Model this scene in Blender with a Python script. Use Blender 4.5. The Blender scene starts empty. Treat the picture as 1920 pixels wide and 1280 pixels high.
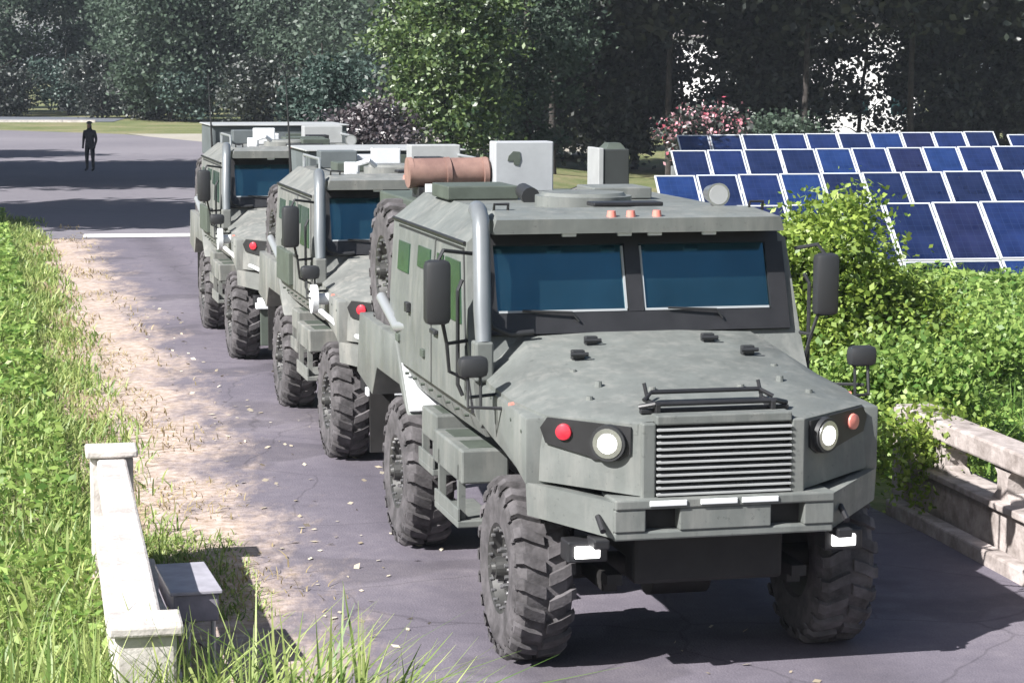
import bpy, bmesh, math, random
import numpy as np
from mathutils import Vector, Matrix

R = math.radians
scene = bpy.context.scene
C = scene.collection

# ------------------------------------------------------------------ camera, sky, sun, exposure
SUN_EL, SUN_AZ = 41.0, 40.0          # shadows fall towards +x+y (right and away from the viewer)
cam_d = bpy.data.cameras.new('camera')
cam = bpy.data.objects.new('camera', cam_d); C.objects.link(cam)
cam_d.sensor_width = 36.0; cam_d.lens = 36.0 * 4190 / 1920
cam_d.clip_start = 0.3; cam_d.clip_end = 3000
_p, _r = R(7.09), R(0.22)
_fw = Vector((0, math.cos(_p), -math.sin(_p))); _rt = Vector((1, 0, 0)); _up = _rt.cross(_fw)
_rt2 = _rt * math.cos(_r) + _up * math.sin(_r); _up2 = _up * math.cos(_r) - _rt * math.sin(_r)
_m = Matrix((_rt2, _up2, -_fw)).transposed().to_4x4(); _m.translation = Vector((0, 0, 3.9))
cam.matrix_world = _m
scene.camera = cam

world = bpy.data.worlds.new('World'); scene.world = world; world.use_nodes = True
wn = world.node_tree.nodes; wl = world.node_tree.links
sky = wn.new('ShaderNodeTexSky'); sky.sky_type = 'NISHITA'; sky.sun_disc = False
sky.sun_elevation = R(SUN_EL); sky.sun_rotation = R(180 + SUN_AZ)
sky.air_density = 1.0; sky.dust_density = 1.6; sky.ozone_density = 1.0
wn['Background'].inputs[1].default_value = 0.05
wl.new(sky.outputs[0], wn['Background'].inputs[0])

sun_d = bpy.data.lights.new('sun', 'SUN'); sun_d.energy = 5.0; sun_d.angle = R(0.55); sun_d.color = (1.0, 0.975, 0.95)
sun = bpy.data.objects.new('sun', sun_d); C.objects.link(sun)
_sd = Vector((math.cos(R(SUN_AZ)) * math.cos(R(SUN_EL)), math.sin(R(SUN_AZ)) * math.cos(R(SUN_EL)), -math.sin(R(SUN_EL))))
sun.rotation_euler = _sd.to_track_quat('-Z', 'Y').to_euler()
sun.location = (-30, -30, 40)
vs = scene.view_settings
vs.view_transform = 'Standard'; vs.look = 'None'; vs.gamma = 1.0; vs.exposure = 1.22; vs.use_curve_mapping = False
try:
    scene.cycles.max_bounces = 6; scene.cycles.transparent_max_bounces = 6; scene.cycles.diffuse_bounces = 3
    scene.cycles.use_denoising = True
except Exception:
    pass

# ------------------------------------------------------------------ helpers
YAW = R(13.67)
EX = Vector((math.cos(YAW), math.sin(YAW), 0)); EY = Vector((-math.sin(YAW), math.cos(YAW), 0)); OO = Vector((1.094, 14.69, 0))
def RW(s, t, z=0.0):                      # road frame (across, along, up) -> world
    return OO + EX * s + EY * t + Vector((0, 0, z))
def st(x, y):
    dx, dy = x - 1.094, y - 14.69
    return dx * math.cos(YAW) + dy * math.sin(YAW), -dx * math.sin(YAW) + dy * math.cos(YAW)
def sst(a, b, x):
    u = np.clip((np.asarray(x, float) - a) / (b - a), 0, 1); return u * u * (3 - 2 * u)
def gz(x, y):                             # terrain height
    x = np.asarray(x, float); y = np.asarray(y, float)
    s, t = st(x, y)
    right = -0.95 * sst(4.2, 11, s) * sst(-1, 4.5, x) * (1 - 0.5 * sst(45, 88, y)) * (1 - sst(88, 130, y))
    left = -0.55 * sst(3.9, 8, -s) * (1 - sst(24, 44, y))
    under = -0.5 * (1 - sst(8, 13, y))
    return right + left + under
def tag(o, label=None, cat=None, group=None, kind=None):
    if label: o['label'] = label
    if cat: o['category'] = cat
    if group: o['group'] = group
    if kind: o['kind'] = kind
    return o
def thing(name, label, cat, loc=(0, 0, 0), rz=0.0, group=None):
    o = bpy.data.objects.new(name, None); C.objects.link(o); o.empty_display_size = 0.3
    o.location = loc; o.rotation_euler = (0, 0, rz)
    return tag(o, label, cat, group)
def link(name, me, parent=None, mat=None, loc=None, rot=None):
    o = bpy.data.objects.new(name, me); C.objects.link(o)
    if parent is not None: o.parent = parent
    if mat is not None and not me.materials: me.materials.append(mat)
    if loc is not None: o.location = loc
    if rot is not None: o.rotation_euler = rot
    return o
def obj(name, bm, mat, parent=None, smooth=None, loc=None, rot=None, recalc=True):
    if recalc: bmesh.ops.recalc_face_normals(bm, faces=bm.faces)
    me = bpy.data.meshes.new(name); bm.to_mesh(me); bm.free()
    if smooth:
        me.polygons.foreach_set('use_smooth', [True] * len(me.polygons))
        try: me.set_sharp_from_angle(angle=R(smooth))
        except Exception: pass
    return link(name, me, parent, mat, loc, rot)
def NB(): return bmesh.new()
def box(bm, x0, x1, y0, y1, z0, z1, bev=0.0, mtx=None):
    g = bmesh.ops.create_cube(bm, size=1.0)
    vsx = g['verts']
    for v in vsx:
        v.co = Vector((x0 + (v.co.x + .5) * (x1 - x0), y0 + (v.co.y + .5) * (y1 - y0), z0 + (v.co.z + .5) * (z1 - z0)))
    if bev > 0:
        es = list({e for v in vsx for e in v.link_edges})
        rr = bmesh.ops.bevel(bm, geom=es, offset=bev, segments=2, affect='EDGES', profile=0.5)
        vsx = list({v for f in rr['faces'] for v in f.verts} | {v for v in vsx if v.is_valid})
    if mtx is not None:
        for v in vsx:
            if v.is_valid: v.co = mtx @ v.co
    return bm
def bx(*a, **k): return box(NB(), *a, **k)
def cyl(bm, p0, p1, r0, r1=None, seg=16, cap=True):
    p0, p1 = Vector(p0), Vector(p1); r1 = r0 if r1 is None else r1
    d = (p1 - p0).normalized(); a = d.orthogonal().normalized(); b = d.cross(a)
    A = []; B = []
    for i in range(seg):
        t = 2 * math.pi * i / seg; u = a * math.cos(t) + b * math.sin(t)
        A.append(bm.verts.new(p0 + u * r0)); B.append(bm.verts.new(p1 + u * r1))
    for i in range(seg):
        j = (i + 1) % seg; bm.faces.new((A[i], A[j], B[j], B[i]))
    if cap: bm.faces.new(A[::-1]); bm.faces.new(B)
    return bm
def tube(bm, pts, r, seg=8):
    pts = [Vector(p) for p in pts]; rr = r if isinstance(r, (list, tuple)) else [r] * len(pts)
    prev = None; a = None
    for i, p in enumerate(pts):
        d = ((pts[i + 1] if i + 1 < len(pts) else p) - (pts[i - 1] if i else p)).normalized()
        a = d.orthogonal().normalized() if a is None else (a - d * a.dot(d)).normalized()
        b = d.cross(a)
        ring = [bm.verts.new(p + (a * math.cos(2 * math.pi * k / seg) + b * math.sin(2 * math.pi * k / seg)) * rr[i]) for k in range(seg)]
        if prev:
            for k in range(seg): bm.faces.new((prev[k], prev[(k + 1) % seg], ring[(k + 1) % seg], ring[k]))
        else: bm.faces.new(ring[::-1])
        prev = ring
    bm.faces.new(prev); return bm
def prism(bm, poly, axis, a0, a1):        # poly in the two other axes, extruded along axis
    def P(u, v, w): return {'x': (w, u, v), 'y': (u, w, v), 'z': (u, v, w)}[axis]
    A = [bm.verts.new(P(u, v, a0)) for u, v in poly]; B = [bm.verts.new(P(u, v, a1)) for u, v in poly]
    n = len(poly); bm.faces.new(A); bm.faces.new(B[::-1])
    for i in range(n): bm.faces.new((A[i], B[i], B[(i + 1) % n], A[(i + 1) % n]))
    return bm
def hexa(bm, p):                          # 8 points: bottom 4 (ccw), top 4
    v = [bm.verts.new(q) for q in p]
    for f in ((0, 3, 2, 1), (4, 5, 6, 7), (0, 1, 5, 4), (1, 2, 6, 5), (2, 3, 7, 6), (3, 0, 4, 7)): bm.faces.new([v[i] for i in f])
    return bm
def lathe_x(bm, prof, seg=40):            # profile of (x, r) spun about x, closed in profile
    rings = []
    for i in range(seg):
        t = 2 * math.pi * i / seg
        rings.append([bm.verts.new((x, r * math.cos(t), r * math.sin(t))) for x, r in prof])
    n = len(prof)
    for i in range(seg):
        A, B = rings[i], rings[(i + 1) % seg]
        for k in range(n):
            bm.faces.new((A[k], A[(k + 1) % n], B[(k + 1) % n], B[k]))
    return bm
def bevel_all(bm, off, seg=2):
    es = [e for e in bm.edges if len(e.link_faces) == 2 and e.calc_face_angle(0) > 0.3]
    bmesh.ops.bevel(bm, geom=es, offset=off, segments=seg, affect='EDGES', profile=0.5, clamp_overlap=True); return bm
def fastmesh(name, verts, nper):          # verts (n*nper,3); each nper consecutive verts = one face
    me = bpy.data.meshes.new(name); nv = len(verts); nf = nv // nper
    me.vertices.add(nv); me.vertices.foreach_set('co', np.asarray(verts, np.float32).ravel())
    me.loops.add(nv); me.loops.foreach_set('vertex_index', np.arange(nv, dtype=np.int32))
    me.polygons.add(nf); me.polygons.foreach_set('loop_start', np.arange(0, nv, nper, dtype=np.int32))
    me.update(calc_edges=True); return me
def copy_tree(o, parent=None):
    c = o.copy(); C.objects.link(c); c.parent = parent
    for ch in list(o.children): copy_tree(ch, c)
    return c

# ------------------------------------------------------------------ materials
def new_mat(name):
    m = bpy.data.materials.new(name); m.use_nodes = True
    nt = m.node_tree; return m, nt, nt.nodes['Principled BSDF']
def mat(name, col, rough=0.6, metal=0.0, var=0.0, scale=3.0, dark=None, bump=0.0, bscale=40.0, spec=None, emit=None, coat=0.0):
    m, nt, b = new_mat(name)
    b.inputs['Base Color'].default_value = (*col, 1); b.inputs['Roughness'].default_value = rough; b.inputs['Metallic'].default_value = metal
    if spec is not None: b.inputs['Specular IOR Level'].default_value = spec
    if coat: b.inputs['Coat Weight'].default_value = coat
    geo = None
    if var > 0 or dark:
        tc = nt.nodes.new('ShaderNodeTexCoord'); n = nt.nodes.new('ShaderNodeTexNoise'); n.inputs['Scale'].default_value = scale
        n.inputs['Detail'].default_value = 6; n.inputs['Roughness'].default_value = 0.65
        nt.links.new(tc.outputs['Object'], n.inputs['Vector'])
        r = nt.nodes.new('ShaderNodeValToRGB')
        c2 = dark if dark else tuple(max(0, c * (1 - var)) for c in col)
        r.color_ramp.elements[0].position = 0.35; r.color_ramp.elements[0].color = (*c2, 1)
        r.color_ramp.elements[1].position = 0.65; r.color_ramp.elements[1].color = (*(min(1, c * (1 + var * .5)) for c in col), 1)
        nt.links.new(n.outputs['Fac'], r.inputs['Fac']); nt.links.new(r.outputs[0], b.inputs['Base Color'])
    if bump > 0:
        tc = nt.nodes.new('ShaderNodeTexCoord'); n2 = nt.nodes.new('ShaderNodeTexNoise'); n2.inputs['Scale'].default_value = bscale; n2.inputs['Detail'].default_value = 5
        nt.links.new(tc.outputs['Object'], n2.inputs['Vector'])
        bp = nt.nodes.new('ShaderNodeBump'); bp.inputs['Strength'].default_value = bump; bp.inputs['Distance'].default_value = 0.02
        nt.links.new(n2.outputs['Fac'], bp.inputs['Height']); nt.links.new(bp.outputs[0], b.inputs['Normal'])
    if emit:
        b.inputs['Emission Color'].default_value = (*emit[0], 1); b.inputs['Emission Strength'].default_value = emit[1]
    return m
def leaf_mat(name, c1, c2, trans=0.35, gloss=0.06):
    m = bpy.data.materials.new(name); m.use_nodes = True; nt = m.node_tree; nt.nodes.clear()
    out = nt.nodes.new('ShaderNodeOutputMaterial'); g = nt.nodes.new('ShaderNodeNewGeometry')
    r = nt.nodes.new('ShaderNodeValToRGB'); r.color_ramp.elements[0].color = (*c1, 1); r.color_ramp.elements[1].color = (*c2, 1)
    nt.links.new(g.outputs['Random Per Island'], r.inputs['Fac'])
    d = nt.nodes.new('ShaderNodeBsdfDiffuse'); t = nt.nodes.new('ShaderNodeBsdfTranslucent'); gl = nt.nodes.new('ShaderNodeBsdfGlossy')
    gl.inputs['Roughness'].default_value = 0.5; gl.inputs['Color'].default_value = (.8, .8, .8, 1)
    mx = nt.nodes.new('ShaderNodeMixShader'); mx.inputs[0].default_value = trans
    m2 = nt.nodes.new('ShaderNodeMixShader'); m2.inputs[0].default_value = gloss
    nt.links.new(r.outputs[0], d.inputs[0]); nt.links.new(r.outputs[0], t.inputs[0])
    nt.links.new(d.outputs[0], mx.inputs[1]); nt.links.new(t.outputs[0], mx.inputs[2])
    nt.links.new(mx.outputs[0], m2.inputs[1]); nt.links.new(gl.outputs[0], m2.inputs[2]); nt.links.new(m2.outputs[0], out.inputs[0])
    return m
def ground_mat(name, stops, s1=0.25, s2=3.0, mix=0.5, rough=0.95, bump=0.5, bsc=14, fine=None):
    m, nt, b = new_mat(name)
    tc = nt.nodes.new('ShaderNodeTexCoord')
    a = nt.nodes.new('ShaderNodeTexNoise'); a.inputs['Scale'].default_value = s1; a.inputs['Detail'].default_value = 4
    c = nt.nodes.new('ShaderNodeTexNoise'); c.inputs['Scale'].default_value = s2; c.inputs['Detail'].default_value = 9; c.inputs['Roughness'].default_value = 0.7
    mx = nt.nodes.new('ShaderNodeMix'); mx.data_type = 'FLOAT'; mx.inputs[0].default_value = mix
    for n in (a, c): nt.links.new(tc.outputs['Object'], n.inputs['Vector'])
    nt.links.new(a.outputs['Fac'], mx.inputs[2]); nt.links.new(c.outputs['Fac'], mx.inputs[3])
    r = nt.nodes.new('ShaderNodeValToRGB'); el = r.color_ramp.elements
    el[0].position, el[0].color = stops[0][0], (*stops[0][1], 1); el[1].position, el[1].color = stops[-1][0], (*stops[-1][1], 1)
    for p, cc in stops[1:-1]:
        e = el.new(p); e.color = (*cc, 1)
    nt.links.new(mx.outputs[0], r.inputs['Fac']); last = r.outputs[0]
    if fine:
        v = nt.nodes.new('ShaderNodeTexNoise'); v.inputs['Scale'].default_value = fine[0]; v.inputs['Detail'].default_value = 3
        nt.links.new(tc.outputs['Object'], v.inputs['Vector'])
        mr = nt.nodes.new('ShaderNodeMapRange'); mr.inputs[1].default_value = .35; mr.inputs[2].default_value = .65; mr.inputs[3].default_value = 1 - fine[1]; mr.inputs[4].default_value = 1 + fine[1]
        nt.links.new(v.outputs['Fac'], mr.inputs[0])
        ml = nt.nodes.new('ShaderNodeMix'); ml.data_type = 'RGBA'; ml.blend_type = 'MULTIPLY'; ml.inputs[0].default_value = 1
        nt.links.new(last, ml.inputs[6]); nt.links.new(mr.outputs[0], ml.inputs[7]); last = ml.outputs[2]
    nt.links.new(last, b.inputs['Base Color']); b.inputs['Roughness'].default_value = rough
    b.inputs['Specular IOR Level'].default_value = 0.25
    bn = nt.nodes.new('ShaderNodeTexNoise'); bn.inputs['Scale'].default_value = bsc; bn.inputs['Detail'].default_value = 6
    nt.links.new(tc.outputs['Object'], bn.inputs['Vector'])
    bp = nt.nodes.new('ShaderNodeBump'); bp.inputs['Strength'].default_value = bump; bp.inputs['Distance'].default_value = 0.04
    nt.links.new(bn.outputs['Fac'], bp.inputs['Height']); nt.links.new(bp.outputs[0], b.inputs['Normal'])
    return m

M = {}
def paint_mat(name, col, dust, amt):
    m, nt, b = new_mat(name); tc = nt.nodes.new('ShaderNodeTexCoord')
    def noise(sc, det, mp=None):
        n = nt.nodes.new('ShaderNodeTexNoise'); n.inputs['Scale'].default_value = sc; n.inputs['Detail'].default_value = det; n.inputs['Roughness'].default_value = .68
        if mp:
            q = nt.nodes.new('ShaderNodeMapping'); q.inputs['Scale'].default_value = mp; nt.links.new(tc.outputs['Object'], q.inputs[0]); nt.links.new(q.outputs[0], n.inputs['Vector'])
        else: nt.links.new(tc.outputs['Object'], n.inputs['Vector'])
        return n.outputs['Fac']
    def rng_(x, a, c, lo, hi):
        r = nt.nodes.new('ShaderNodeMapRange'); r.inputs[1].default_value = a; r.inputs[2].default_value = c; r.inputs[3].default_value = lo; r.inputs[4].default_value = hi; nt.links.new(x, r.inputs[0]); return r.outputs[0]
    def mixc(f, A, B, mode='MIX'):
        k = nt.nodes.new('ShaderNodeMix'); k.data_type = 'RGBA'; k.blend_type = mode
        if isinstance(f, float): k.inputs[0].default_value = f
        else: nt.links.new(f, k.inputs[0])
        for i, v in ((6, A), (7, B)):
            if isinstance(v, tuple): k.inputs[i].default_value = (*v, 1)
            else: nt.links.new(v, k.inputs[i])
        return k.outputs[2]
    c1 = mixc(rng_(noise(1.7, 5), .35, .65, 0, 1), tuple(c * .82 for c in col), tuple(c * 1.12 for c in col))
    c2 = mixc(rng_(noise(2.6, 7, (3, 3, .5)), .48, .72, 0, amt), c1, dust)
    c3 = mixc(rng_(noise(26, 4), .62, .70, 0, .55), c2, tuple(c * .45 for c in col))
    nt.links.new(c3, b.inputs['Base Color'])
    nt.links.new(rng_(noise(5, 6), .3, .7, .38, .72), b.inputs['Roughness']); b.inputs['Specular IOR Level'].default_value = .4
    bp = nt.nodes.new('ShaderNodeBump'); bp.inputs['Strength'].default_value = .08; bp.inputs['Distance'].default_value = .02
    nt.links.new(noise(9, 6), bp.inputs['Height']); nt.links.new(bp.outputs[0], b.inputs['Normal'])
    return m
M['paint'] = paint_mat('paint_olive_grey', (.128, .138, .131), (.225, .225, .21), .55)
M['paint2'] = paint_mat('paint_sand_grey', (.15, .156, .148), (.30, .29, .265), .7)
M['paint_dark'] = mat('paint_dark_green', (.07, .085, .07), .55, var=.25, scale=3)
M['black'] = mat('black_frame', (.018, .018, .02), .45, var=.3, scale=5)
M['chassis'] = mat('chassis_black', (.014, .013, .013), .7, var=.4, scale=5)
M['rubber'] = mat('tyre_rubber', (.085, .079, .083), .9, dark=(.03, .028, .029), var=.5, scale=5, bump=.2, bscale=50)
M['rim'] = mat('wheel_rim', (.05, .05, .048), .5, metal=.3, var=.3, scale=8)
M['steel'] = mat('bare_steel', (.55, .55, .56), .3, metal=.9, var=.2, scale=8)
M['pipe'] = mat('snorkel_grey', (.2, .215, .225), .3, metal=.35, var=.1, scale=4)
M['glass'] = mat('armoured_glass', (.06, .165, .215), .12, metal=.92, var=.25, scale=1.2)
M['glass_green'] = mat('side_glass_green', (.05, .12, .075), .2, metal=.6, var=.4, scale=2)
M['trim'] = mat('light_trim', (.6, .62, .63), .4)
M['trim2'] = mat('window_trim', (.28, .3, .31), .45)
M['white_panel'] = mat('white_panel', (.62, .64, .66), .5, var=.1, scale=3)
M['grey_panel'] = mat('grey_panel', (.32, .33, .33), .55, var=.12, scale=3)
M['pale_panel'] = mat('pale_panel', (.33, .345, .36), .55, var=.12, scale=3)
M['speaker'] = mat('speaker_dark', (.028, .032, .032), .7, var=.2, scale=3)
M['shelter'] = mat('shelter_grey', (.10, .115, .12), .6, var=.25, scale=2)
M['blackplastic'] = mat('black_plastic', (.022, .023, .025), .5)
M['redlens'] = mat('red_lens', (.55, .03, .05), .2, spec=.7)
M['orange'] = mat('orange_marker', (.6, .2, .16), .35)
M['lamp'] = mat('headlamp_lit', (.9, .9, .9), .15, emit=((1, .98, .95), 2.2))
M['canister'] = mat('brown_canister', (.26, .16, .13), .6, dark=(.17, .1, .085), var=.2, scale=4)
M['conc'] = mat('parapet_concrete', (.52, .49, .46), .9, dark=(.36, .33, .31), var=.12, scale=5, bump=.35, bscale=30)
M['panel_frame'] = mat('panel_aluminium', (.62, .65, .68), .4, metal=.3)
M['galv'] = mat('galvanised_post', (.4, .42, .43), .45, metal=.6)
M['bark'] = mat('bark', (.04, .034, .03), .95, var=.5, scale=6, bump=.6, bscale=12)
M['render'] = mat('white_render', (.75, .75, .76), .9, var=.06, scale=1)
M['roofm'] = mat('dull_roof', (.22, .2, .2), .8, var=.2, scale=2)
M['skin'] = mat('skin', (.35, .22, .17), .6)
M['cloth'] = mat('dark_uniform', (.04, .042, .05), .9, var=.35, scale=14)
M['paintline'] = mat('road_paint', (.75, .74, .72), .8, var=.12, scale=6)

# leaf materials
M['grass'] = leaf_mat('grass_blade', (.10, .19, .035), (.42, .48, .17), .42, .03)
M['grass_dry'] = leaf_mat('dry_grass_blade', (.25, .2, .1), (.42, .34, .2), .3, .03)
M['weed'] = leaf_mat('weed_leaf', (.085, .185, .03), (.34, .46, .12), .45, .03)
M['bush'] = leaf_mat('bush_leaf', (.10, .18, .02), (.36, .46, .09), .45, .04)
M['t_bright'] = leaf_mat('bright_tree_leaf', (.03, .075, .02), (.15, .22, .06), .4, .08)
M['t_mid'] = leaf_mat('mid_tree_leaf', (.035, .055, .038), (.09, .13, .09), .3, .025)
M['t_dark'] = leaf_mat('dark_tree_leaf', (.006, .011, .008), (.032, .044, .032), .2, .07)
M['t_blue'] = leaf_mat('bluish_tree_leaf', (.02, .045, .035), (.075, .115, .095), .25, .04)
M['t_purple'] = leaf_mat('purple_shrub_leaf', (.025, .018, .022), (.07, .05, .055), .25, .12)
M['flower'] = leaf_mat('red_flower', (.4, .05, .09), (.8, .55, .6), .3, .04)
M['whiteflower'] = leaf_mat('pale_flower', (.6, .56, .6), (.8, .76, .78), .3, .04)
M['litter'] = leaf_mat('leaf_litter', (.3, .25, .18), (.6, .55, .45), .1, .02)

G_soil = ground_mat('ground_grass_soil', [(.32, (.06, .085, .03)), (.47, (.12, .14, .055)), (.58, (.2, .18, .1)), (.7, (.26, .22, .14))], .3, 4, .55, bump=.8)
G_road = ground_mat('asphalt_road', [(.3, (.095, .086, .108)), (.48, (.13, .117, .141)), (.6, (.165, .148, .17)), (.72, (.25, .225, .235))], .28, 5, .4, bump=.25, bsc=60, fine=(90, .12))
G_verge = ground_mat('dry_verge', [(.3, (.2, .15, .09)), (.45, (.33, .25, .17)), (.58, (.42, .33, .26)), (.7, (.5, .42, .36))], .9, 6, .6, bump=1.0, bsc=18, fine=(30, .2))
G_junction = ground_mat('junction_asphalt', [(.35, (.13, .122, .14)), (.65, (.19, .178, .195))], .1, 3, .4, bump=.2, bsc=40)
G_sand = ground_mat('sandy_shoulder', [(.3, (.24, .225, .18)), (.7, (.34, .32, .28))], .3, 3, .5, bump=.5)
G_lane = ground_mat('far_lane', [(.3, (.09, .1, .12)), (.7, (.13, .14, .16))], .1, 3, .4)

# ------------------------------------------------------------------ ground, road, verge, junction
def sheet(name, xs, ys, zf, m, kind='structure'):
    X, Y = np.meshgrid(xs, ys); Z = zf(X, Y)
    V = np.stack([X.ravel(), Y.ravel(), Z.ravel()], 1); nx, ny = len(xs), len(ys)
    F = [(j * nx + i, j * nx + i + 1, (j + 1) * nx + i + 1, (j + 1) * nx + i) for j in range(ny - 1) for i in range(nx - 1)]
    me = bpy.data.meshes.new(name); me.from_pydata(V.tolist(), [], F); me.polygons.foreach_set('use_smooth', [True] * len(F))
    return tag(link(name, me, None, m), kind=kind)
xs = np.concatenate([[-900, -400, -200, -120, -90], np.arange(-70, 60.1, 1.0), [80, 120, 200, 400, 900]])
ys = np.concatenate([[-200, -60, -20], np.arange(-8, 120.1, 1.0), [140, 170, 210, 300, 500, 1200]])
sheet('ground', xs, ys, gz, G_soil)
def ribbon(name, left, right, m, t0, t1, step, z):   # strip in the road frame following the terrain
    bm = NB(); prev = None; t = t0
    while t <= t1 + 1e-6:
        row = []
        a, b = left(t), right(t)
        for k in range(9):
            s = a + (b - a) * k / 8; p = RW(s, t); p.z = float(gz(p.x, p.y)) * 0.0 + z if abs(s) < 4 else float(gz(p.x, p.y)) + z
            row.append(bm.verts.new(p))
        if prev:
            for k in range(8): bm.faces.new((prev[k], prev[k + 1], row[k + 1], row[k]))
        prev = row; t += step
    return tag(obj(name, bm, m, smooth=60), kind='structure')
rng0 = random.Random(4)
ph = [rng0.uniform(0, 6) for _ in range(8)]
def wob(t, k): return 0.10 * math.sin(t * 1.3 + ph[k]) + 0.07 * math.sin(t * 3.7 + ph[k + 1]) + 0.04 * math.sin(t * 9.1 + ph[k + 2])
ribbon('verge', lambda t: -3.55 + wob(t, 0), lambda t: -2.6, G_verge, -1.8, 41, .18, .012)
road = ribbon('road', lambda t: -3.15 + .5 * wob(t, 3), lambda t: 3.15, None, -9, 42, .18, .020)
at_ = road.data.attributes.new('lat', 'FLOAT', 'POINT')
at_.data.foreach_set('value', [float(st(v.co.x, v.co.y)[0] - .25 * sst(0, 16, st(v.co.x, v.co.y)[1])) for v in road.data.vertices])
def road_mat():
    m = G_road.copy(); m.name = 'dusty_asphalt'; nt = m.node_tree; b = nt.nodes['Principled BSDF']
    src = b.inputs['Base Color'].links[0].from_socket
    at = nt.nodes.new('ShaderNodeAttribute'); at.attribute_name = 'lat'
    tc = nt.nodes.new('ShaderNodeTexCoord'); n1 = nt.nodes.new('ShaderNodeTexNoise'); n1.inputs['Scale'].default_value = 1.1; n1.inputs['Detail'].default_value = 9; n1.inputs['Roughness'].default_value = .72
    mp = nt.nodes.new('ShaderNodeMapping'); mp.inputs['Rotation'].default_value = (0, 0, -YAW); mp.inputs['Scale'].default_value = (1.3, .55, 1)
    nt.links.new(tc.outputs['Object'], mp.inputs[0]); nt.links.new(mp.outputs[0], n1.inputs['Vector'])
    ma = nt.nodes.new('ShaderNodeMath'); ma.operation = 'MULTIPLY_ADD'; ma.inputs[1].default_value = 3.4; nt.links.new(n1.outputs['Fac'], ma.inputs[0]); nt.links.new(at.outputs['Fac'], ma.inputs[2])
    mr = nt.nodes.new('ShaderNodeMapRange'); mr.interpolation_type = 'SMOOTHSTEP'
    mr.inputs[1].default_value = -1.15; mr.inputs[2].default_value = -.15; mr.inputs[3].default_value = 1; mr.inputs[4].default_value = 0; nt.links.new(ma.outputs[0], mr.inputs[0])
    n2 = nt.nodes.new('ShaderNodeTexNoise'); n2.inputs['Scale'].default_value = 9; n2.inputs['Detail'].default_value = 8; n2.inputs['Roughness'].default_value = .75; nt.links.new(tc.outputs['Object'], n2.inputs['Vector'])
    r = nt.nodes.new('ShaderNodeValToRGB'); e = r.color_ramp.elements; e[0].position = .3; e[0].color = (.2, .15, .1, 1); e[1].position = .68; e[1].color = (.55, .46, .42, 1); k = e.new(.48); k.color = (.38, .3, .25, 1)
    nt.links.new(n2.outputs['Fac'], r.inputs['Fac'])
    # wheel tracks worn darker, thin cracks, repaired patches
    def mnode(op, a, c=None, v=None):
        q = nt.nodes.new('ShaderNodeMath'); q.operation = op
        nt.links.new(a, q.inputs[0])
        if c is not None: nt.links.new(c, q.inputs[1])
        if v is not None: q.inputs[1].default_value = v
        return q.outputs[0]
    def mrange(x, a, c, lo, hi):
        q = nt.nodes.new('ShaderNodeMapRange'); q.interpolation_type = 'SMOOTHSTEP'; q.inputs[1].default_value = a; q.inputs[2].default_value = c; q.inputs[3].default_value = lo; q.inputs[4].default_value = hi; nt.links.new(x, q.inputs[0]); return q.outputs[0]
    trk = mrange(mnode('ABSOLUTE', mnode('SUBTRACT', mnode('ABSOLUTE', at.outputs['Fac']), v=1.0)), 0, .5, .80, 1.0)
    ds = nt.nodes.new('ShaderNodeTexNoise'); ds.inputs['Scale'].default_value = 1.5; nt.links.new(tc.outputs['Object'], ds.inputs['Vector'])
    ad = nt.nodes.new('ShaderNodeMix'); ad.data_type = 'RGBA'; ad.inputs[0].default_value = .25; nt.links.new(tc.outputs['Object'], ad.inputs[6]); nt.links.new(ds.outputs['Color'], ad.inputs[7])
    vo = nt.nodes.new('ShaderNodeTexVoronoi'); vo.feature = 'DISTANCE_TO_EDGE'; vo.inputs['Scale'].default_value = .75; nt.links.new(ad.outputs[2], vo.inputs['Vector'])
    crk = mrange(vo.outputs['Distance'], .0, .012, .74, 1.0)
    n5 = nt.nodes.new('ShaderNodeTexNoise'); n5.inputs['Scale'].default_value = .55; n5.inputs['Detail'].default_value = 3; nt.links.new(tc.outputs['Object'], n5.inputs['Vector'])
    ptc = mrange(n5.outputs['Fac'], .56, .60, 1.0, .78)
    fac = mnode('MULTIPLY', mnode('MULTIPLY', trk, crk), ptc)
    mm = nt.nodes.new('ShaderNodeMix'); mm.data_type = 'RGBA'; mm.blend_type = 'MULTIPLY'; mm.inputs[0].default_value = 1; nt.links.new(src, mm.inputs[6]); nt.links.new(fac, mm.inputs[7]); src = mm.outputs[2]
    mx = nt.nodes.new('ShaderNodeMix'); mx.data_type = 'RGBA'; nt.links.new(mr.outputs[0], mx.inputs[0]); nt.links.new(src, mx.inputs[6]); nt.links.new(r.outputs[0], mx.inputs[7]); nt.links.new(mx.outputs[2], b.inputs['Base Color'])
    return m
road.data.materials.append(road_mat())
def flat_poly(name, pts, m, z):
    bm = NB(); bm.faces.new([bm.verts.new((x, y, z)) for x, y in pts]); return tag(obj(name, bm, m), kind='structure')
flat_poly('road_junction', [(-120, 53), (-16.5, 52.5), (-11.5, 51), (-10.2, 49), (-3.5, 51), (-2.5, 62), (0.5, 84), (-2, 96), (-14, 107.5), (-21, 121), (-30, 128), (-120, 132)], G_junction, .028)
flat_poly('sandy_shoulder', [(-15, 108), (-2, 96.5), (4, 96), (5, 112), (-7, 124), (-21, 122)], G_sand, .016)
flat_poly('far_road', [(-160, 142), (-26, 146), (-27, 158), (-160, 166)], G_lane, .024)
def strip(name, a, b, w, m, z):
    a, b = Vector((*a, 0)), Vector((*b, 0)); n = Vector((-(b - a).y, (b - a).x, 0)).normalized() * w / 2
    bm = NB(); bm.faces.new([bm.verts.new(Vector((p.x, p.y, z))) for p in (a - n, b - n, b + n, a + n)]); return obj(name, bm, m)
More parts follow.
